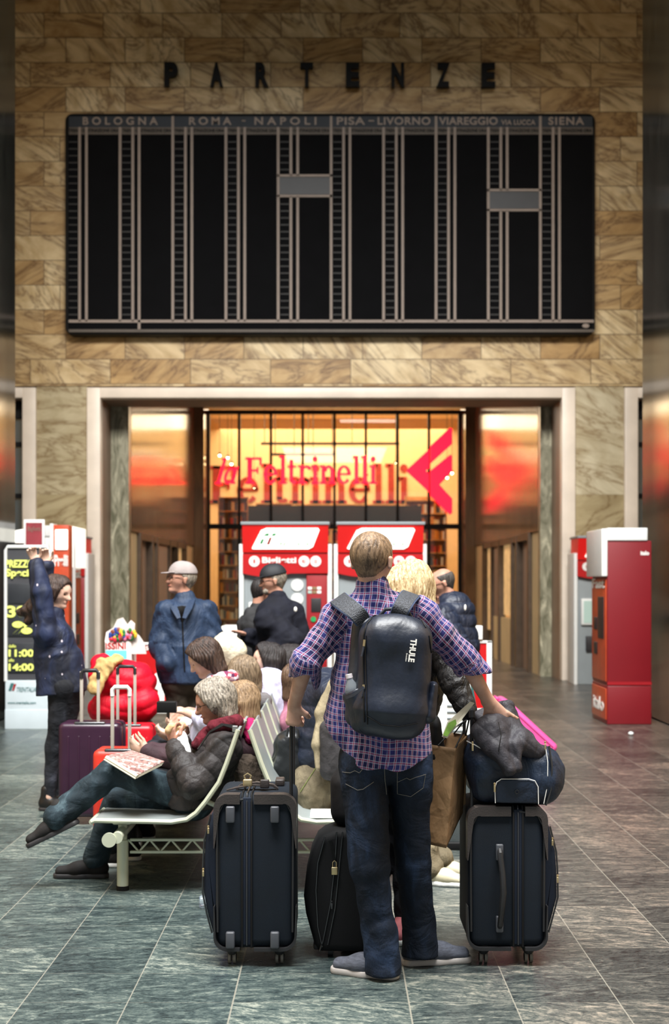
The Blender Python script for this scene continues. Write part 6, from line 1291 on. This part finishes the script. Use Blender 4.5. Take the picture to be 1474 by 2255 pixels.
# ---------------- seated people further along the benches
def seated(label, H, F, dx, Y, topd, botd, hair, skin=None, male=False, hands=None, res=.009, lean=0, headk=.97, shoem=None, glasses=False, kneeY=0):
    """dx = -1 faces left; H head centre"""
    px = BX0+dx*.33; Pv = Vector((px, Y, .50)); H = Vector(H); N = Vector((H.x-dx*.03+lean, H.y, H.z-.19)); a = .17*(1 if male else .93)
    s = Vector((0, -dx, 0)) if dx > 0 else Vector((0, 1, 0))
    near, far = (Y-a), (Y+a)
    yl, yr = (far, near) if dx > 0 else (near, far)     # left hand side: far when facing right
    g = lambda x, y, z: Vector((x, y, z))
    kx = px+dx*.44; hx = hands or (px+dx*.30, Y, .62)
    j = dict(H=H, F=F, N=N, SL=g(N.x-dx*.0, yl, N.z-.07), SR=g(N.x, yr, N.z-.07), EL=g((N.x+hx[0])/2-dx*.06, yl+(yl-Y)*.15, (N.z+hx[2])/2-.12), ER=g((N.x+hx[0])/2-dx*.06, yr+(yr-Y)*.15, (N.z+hx[2])/2-.12), WL=g(hx[0], Y+(yl-Y)*.35, hx[2]), WR=g(hx[0], Y+(yr-Y)*.35, hx[2]), P=Pv,
             KL=g(kx, Y+(yl-Y)*.6, .50), KR=g(kx, Y+(yr-Y)*.6, .50), AL=g(kx+dx*.04, Y+(yl-Y)*.6, .1), AR=g(kx-dx*.02, Y+(yr-Y)*.6, .1), TL=(dx, 0, 0), TR=(dx, 0, 0), front=(dx, 0, 0))
    topd.setdefault('ease', .025); topd.setdefault('res', res); botd.setdefault('res', res)
    return figure(label, j, topd, botd, dict(m=shoem or M['shoe_blk'], s=M['paper'], L=.25, laces=False), hair, skin or M['skin_pale'], res=res, male=male, headk=headk, glasses=glasses, hand_kw=dict(L=dict(L=.165, curl=.6), R=dict(L=.165, curl=.6)))
jn = lambda: dict(m=M['denim_black'], ease=.008)
pat = NT('patterned_scarf_cloth'); vv = pat.n('ShaderNodeTexVoronoi', None, Vector=pat.co(), Scale=45); pat.out(pat.ramp(vv.outputs['Color'], [(.2, S((30, 36, 80))), (.45, S((176, 40, 60))), (.7, S((220, 210, 220)))]), .85)
mag = cloth('magenta_wool', (170, 30, 86), .9)
e, J, *_ = seated('woman with auburn blonde hair and magenta scarf, seated behind the grey haired man', P(530, 1550, 8.2), (-.95, .2, -.2), -1, 8.2, dict(m=cloth('dark_plum_coat', (58, 40, 46))), jn(), dict(style='long', m=aub, vol=.015, len=.09), hands=(-1.1, 8.2, .66))
sdf_obj('magenta_scarf', [EC(P(505, 1602, 8.1), P(548, 1598, 8.1), .05, .05, k=.03), EC(P(545, 1600, 8.05), P(552, 1625, 8.0), .04, .035, k=.03)], .008, mag, e, fold_disp(.008, 7))
e, J, *_ = seated('woman with a dark bob leaning forward over a small camera', P(452, 1452, 8.85), (-.93, -.1, -.5), -1, 8.85, dict(m=cloth('pale_lavender_cloth', (196, 196, 222)), sleeve=.45), jn(), dict(style='long', m=dk_hair, vol=.016, len=.10, side=.05), hands=(P(408, 0, 8.7).x, 8.72, P(0, 1572, 8.7).z), lean=.06)
sdf_obj('patterned_scarf', [EC(P(468, 1505, 8.72), P(510, 1490, 8.75), .05, .045, k=.03), EC(P(462, 1510, 8.7), P(448, 1560, 8.66), .04, .04, k=.03)], .008, pat.m, e, fold_disp(.008, 6))
tag(MB().box(P(345, 0, 8.6).x, P(388, 0, 8.6).x, 8.6, 8.66, P(0, 1570, 8.6).z, P(0, 1545, 8.6).z, .006).build('small_camera', M['black']), 'small black camera in the hands of the woman with a dark bob', 'camera')
e, J, *_ = seated('girl with long light brown hair in a grey hooded jacket, back half turned', P(536, 1490, 9.5), (-.5, .85, -.1), -1, 9.5, dict(m=cloth('grey_marl_hoodie', (104, 100, 102)), extra=[EC(P(545, 1548, 9.4), P(580, 1545, 9.4), .07, .06, k=.04)]), jn(), dict(style='long', m=br_hair, vol=.022, len=.16), headk=1.0)
e, J, *_ = seated('woman with black shoulder length hair and pale lilac top, face tilted up', P(588, 1458, 10.1), (-.95, -.2, .15), -1, 10.1, dict(m=cloth('lilac_cotton', (190, 188, 216)), extra=[EC(P(590, 1510, 10), P(600, 1570, 10), (.15, .13), (.15, .13), s=(1, 0, 0), k=.05)]), jn(), dict(style='long', m=blk_hair, vol=.02, len=.13), headk=1.02)
e, J, *_ = seated('person in a cream knitted hat and pale coat, seated beyond the dark bob', P(500, 1440, 10.65), (-.9, .3, -.2), -1, 10.65, dict(m=cloth('cream_coat', (206, 198, 182))), jn(), dict(style='long', m=dk_hair, vol=.008, len=.04))
sdf_obj('knitted_hat', [EC(P(497, 1425, 10.62), P(512, 1435, 10.62), .115, .11, k=.04)], .008, mat('cream_knit', (214, 204, 178), .9, bump=.6, bscale=60), e, fold_disp(.006, 8))
seated('dark curly haired person seated at the far end of the right bench', P(642, 1462, 10.4), (.9, .3, 0), 1, 10.4, dict(m=cloth('black_cotton', (28, 28, 32))), jn(), dict(style='long', m=blk_hair, vol=.03, len=.06))
seated('brown haired child with pink hair band on the right bench', P(656, 1500, 9.5), (.9, .4, -.1), 1, 9.5, dict(m=cloth('dusty_pink_cloth', (170, 110, 130))), jn(), dict(style='long', m=hairmat('mid_brown_hair', (60, 44, 34), (112, 86, 66)), vol=.016, len=.12), headk=.9)
# near person on the right bench, mostly hidden by the man in plaid
khaki = cloth('khaki_cotton', (106, 96, 76), .85, .8, 9)
snk = mat('gold_white_trainer', (206, 198, 170), .5, var=.2)
nj = dict(H=P(792, 1440, 7.95), F=(.95, .1, -.3), N=P(755, 1492, 7.95), SL=P(742, 1530, 8.14), SR=P(738, 1530, 7.76), EL=P(790, 1640, 8.2), ER=P(785, 1645, 7.72), WL=P(850, 1640, 8.05), WR=P(850, 1648, 7.8), P=P(712, 1745, 7.95), KL=P(885, 1735, 8.05), KR=P(880, 1745, 7.82), AL=P(972, 1900, 7.8), AR=P(952, 1912, 7.62), TL=(.95, -.3, 0), TR=(.95, -.3, 0), front=(1, 0, 0))
figure('seated person in dark navy jacket and khaki trousers, behind the man in plaid', nj, dict(m=M['navy_puff'], ease=.04, hem=.0, bulk=1.1, res=.008, disp=puff_disp(.12, .01, 7), extra=[EC(P(712, 1520, 7.95), P(700, 1660, 7.95), (.13, .2), (.14, .2), s=(1, 0, 0), k=.06)]),
    dict(m=khaki, ease=.02, knee=.062, cuff=.05, res=.008, fold=.013, extra=[EC(P(690, 1745, 7.75), P(735, 1740, 7.75), .11, k=.05), EC(P(680, 1720, 7.8), P(695, 1770, 7.75), .1, k=.05)]), dict(m=snk, s=M['paper'], L=.27), dict(style='short', m=dk_hair), M['skin'], res=.009)
o = sdf_obj('beige_coat', [EC(P(738, 1510, 7.7), P(712, 1570, 7.68), .045, .045, k=.03), EC(P(712, 1570, 7.68), P(698, 1640, 7.62), .03, .03, k=.03), EC(P(698, 1640, 7.62), P(702, 1690, 7.6), .022, .02, k=.02)], .007, cloth('beige_fleece', (150, 138, 112), .9), None, fold_disp(.004, 5)); tag(o, 'beige fleece hanging beside the khaki trousers on the near right seat', 'coat')
o = sdf_obj('grey_rucksack', [BX(P(745, 1650, 7.62), (.10, .08, .17), .06)], .007, cloth('charcoal_canvas', (58, 56, 58)), None, fold_disp(.006, 4)); tag(o, 'charcoal rucksack on the near right seat between the coat and the plaid shirt', 'rucksack')
o = sdf_obj('handbag', [EC(P(640, 1640, 7.9), P(650, 1680, 7.9), (.10, .09), (.12, .1), s=(1, 0, 0), k=.04), EC(P(625, 1690, 7.9), P(665, 1700, 7.9), .08, k=.04)], .007, mat('glossy_black_leather', (30, 32, 34), .25, bump=.3, bscale=20), None, fold_disp(.006, 5)); tag(o, 'glossy black leather handbag on the right bench beside the suitcase handle', 'handbag')
b = MB(); b.tube([P(632, 1622, 7.8), P(634, 1605, 7.8), P(645, 1600, 7.8), P(656, 1608, 7.8), P(658, 1625, 7.8)], .007, 8); b.build('bag_handle', M['steel_dark'], o)
o = sdf_obj('brown_fur_bag', [EC(P(540, 1680, 8.0), P(548, 1720, 8.0), .07, .08, k=.04)], .008, mat('mottled_brown_fur', (110, 96, 84), .9, var=.5, nscale=20, bump=.8, bscale=80), None, fold_disp(.008, 8)); tag(o, 'mottled brown furry bag wedged between the two bench backs', 'bag')
bpy.context.view_layer.update(); kt = [q for q in C.objects if q.parent and q.name.startswith('trousers') and q.data.materials[0] == khaki]
q = raypts([(662+k*3.2, 1744-k*5) for k in range(13)], kt, .006)
if len(q) > 3: b = MB(); b.tube(q, .002, 6); b.build('lime_piping', mat('lime_piping', (112, 124, 62), .8), kt[0])
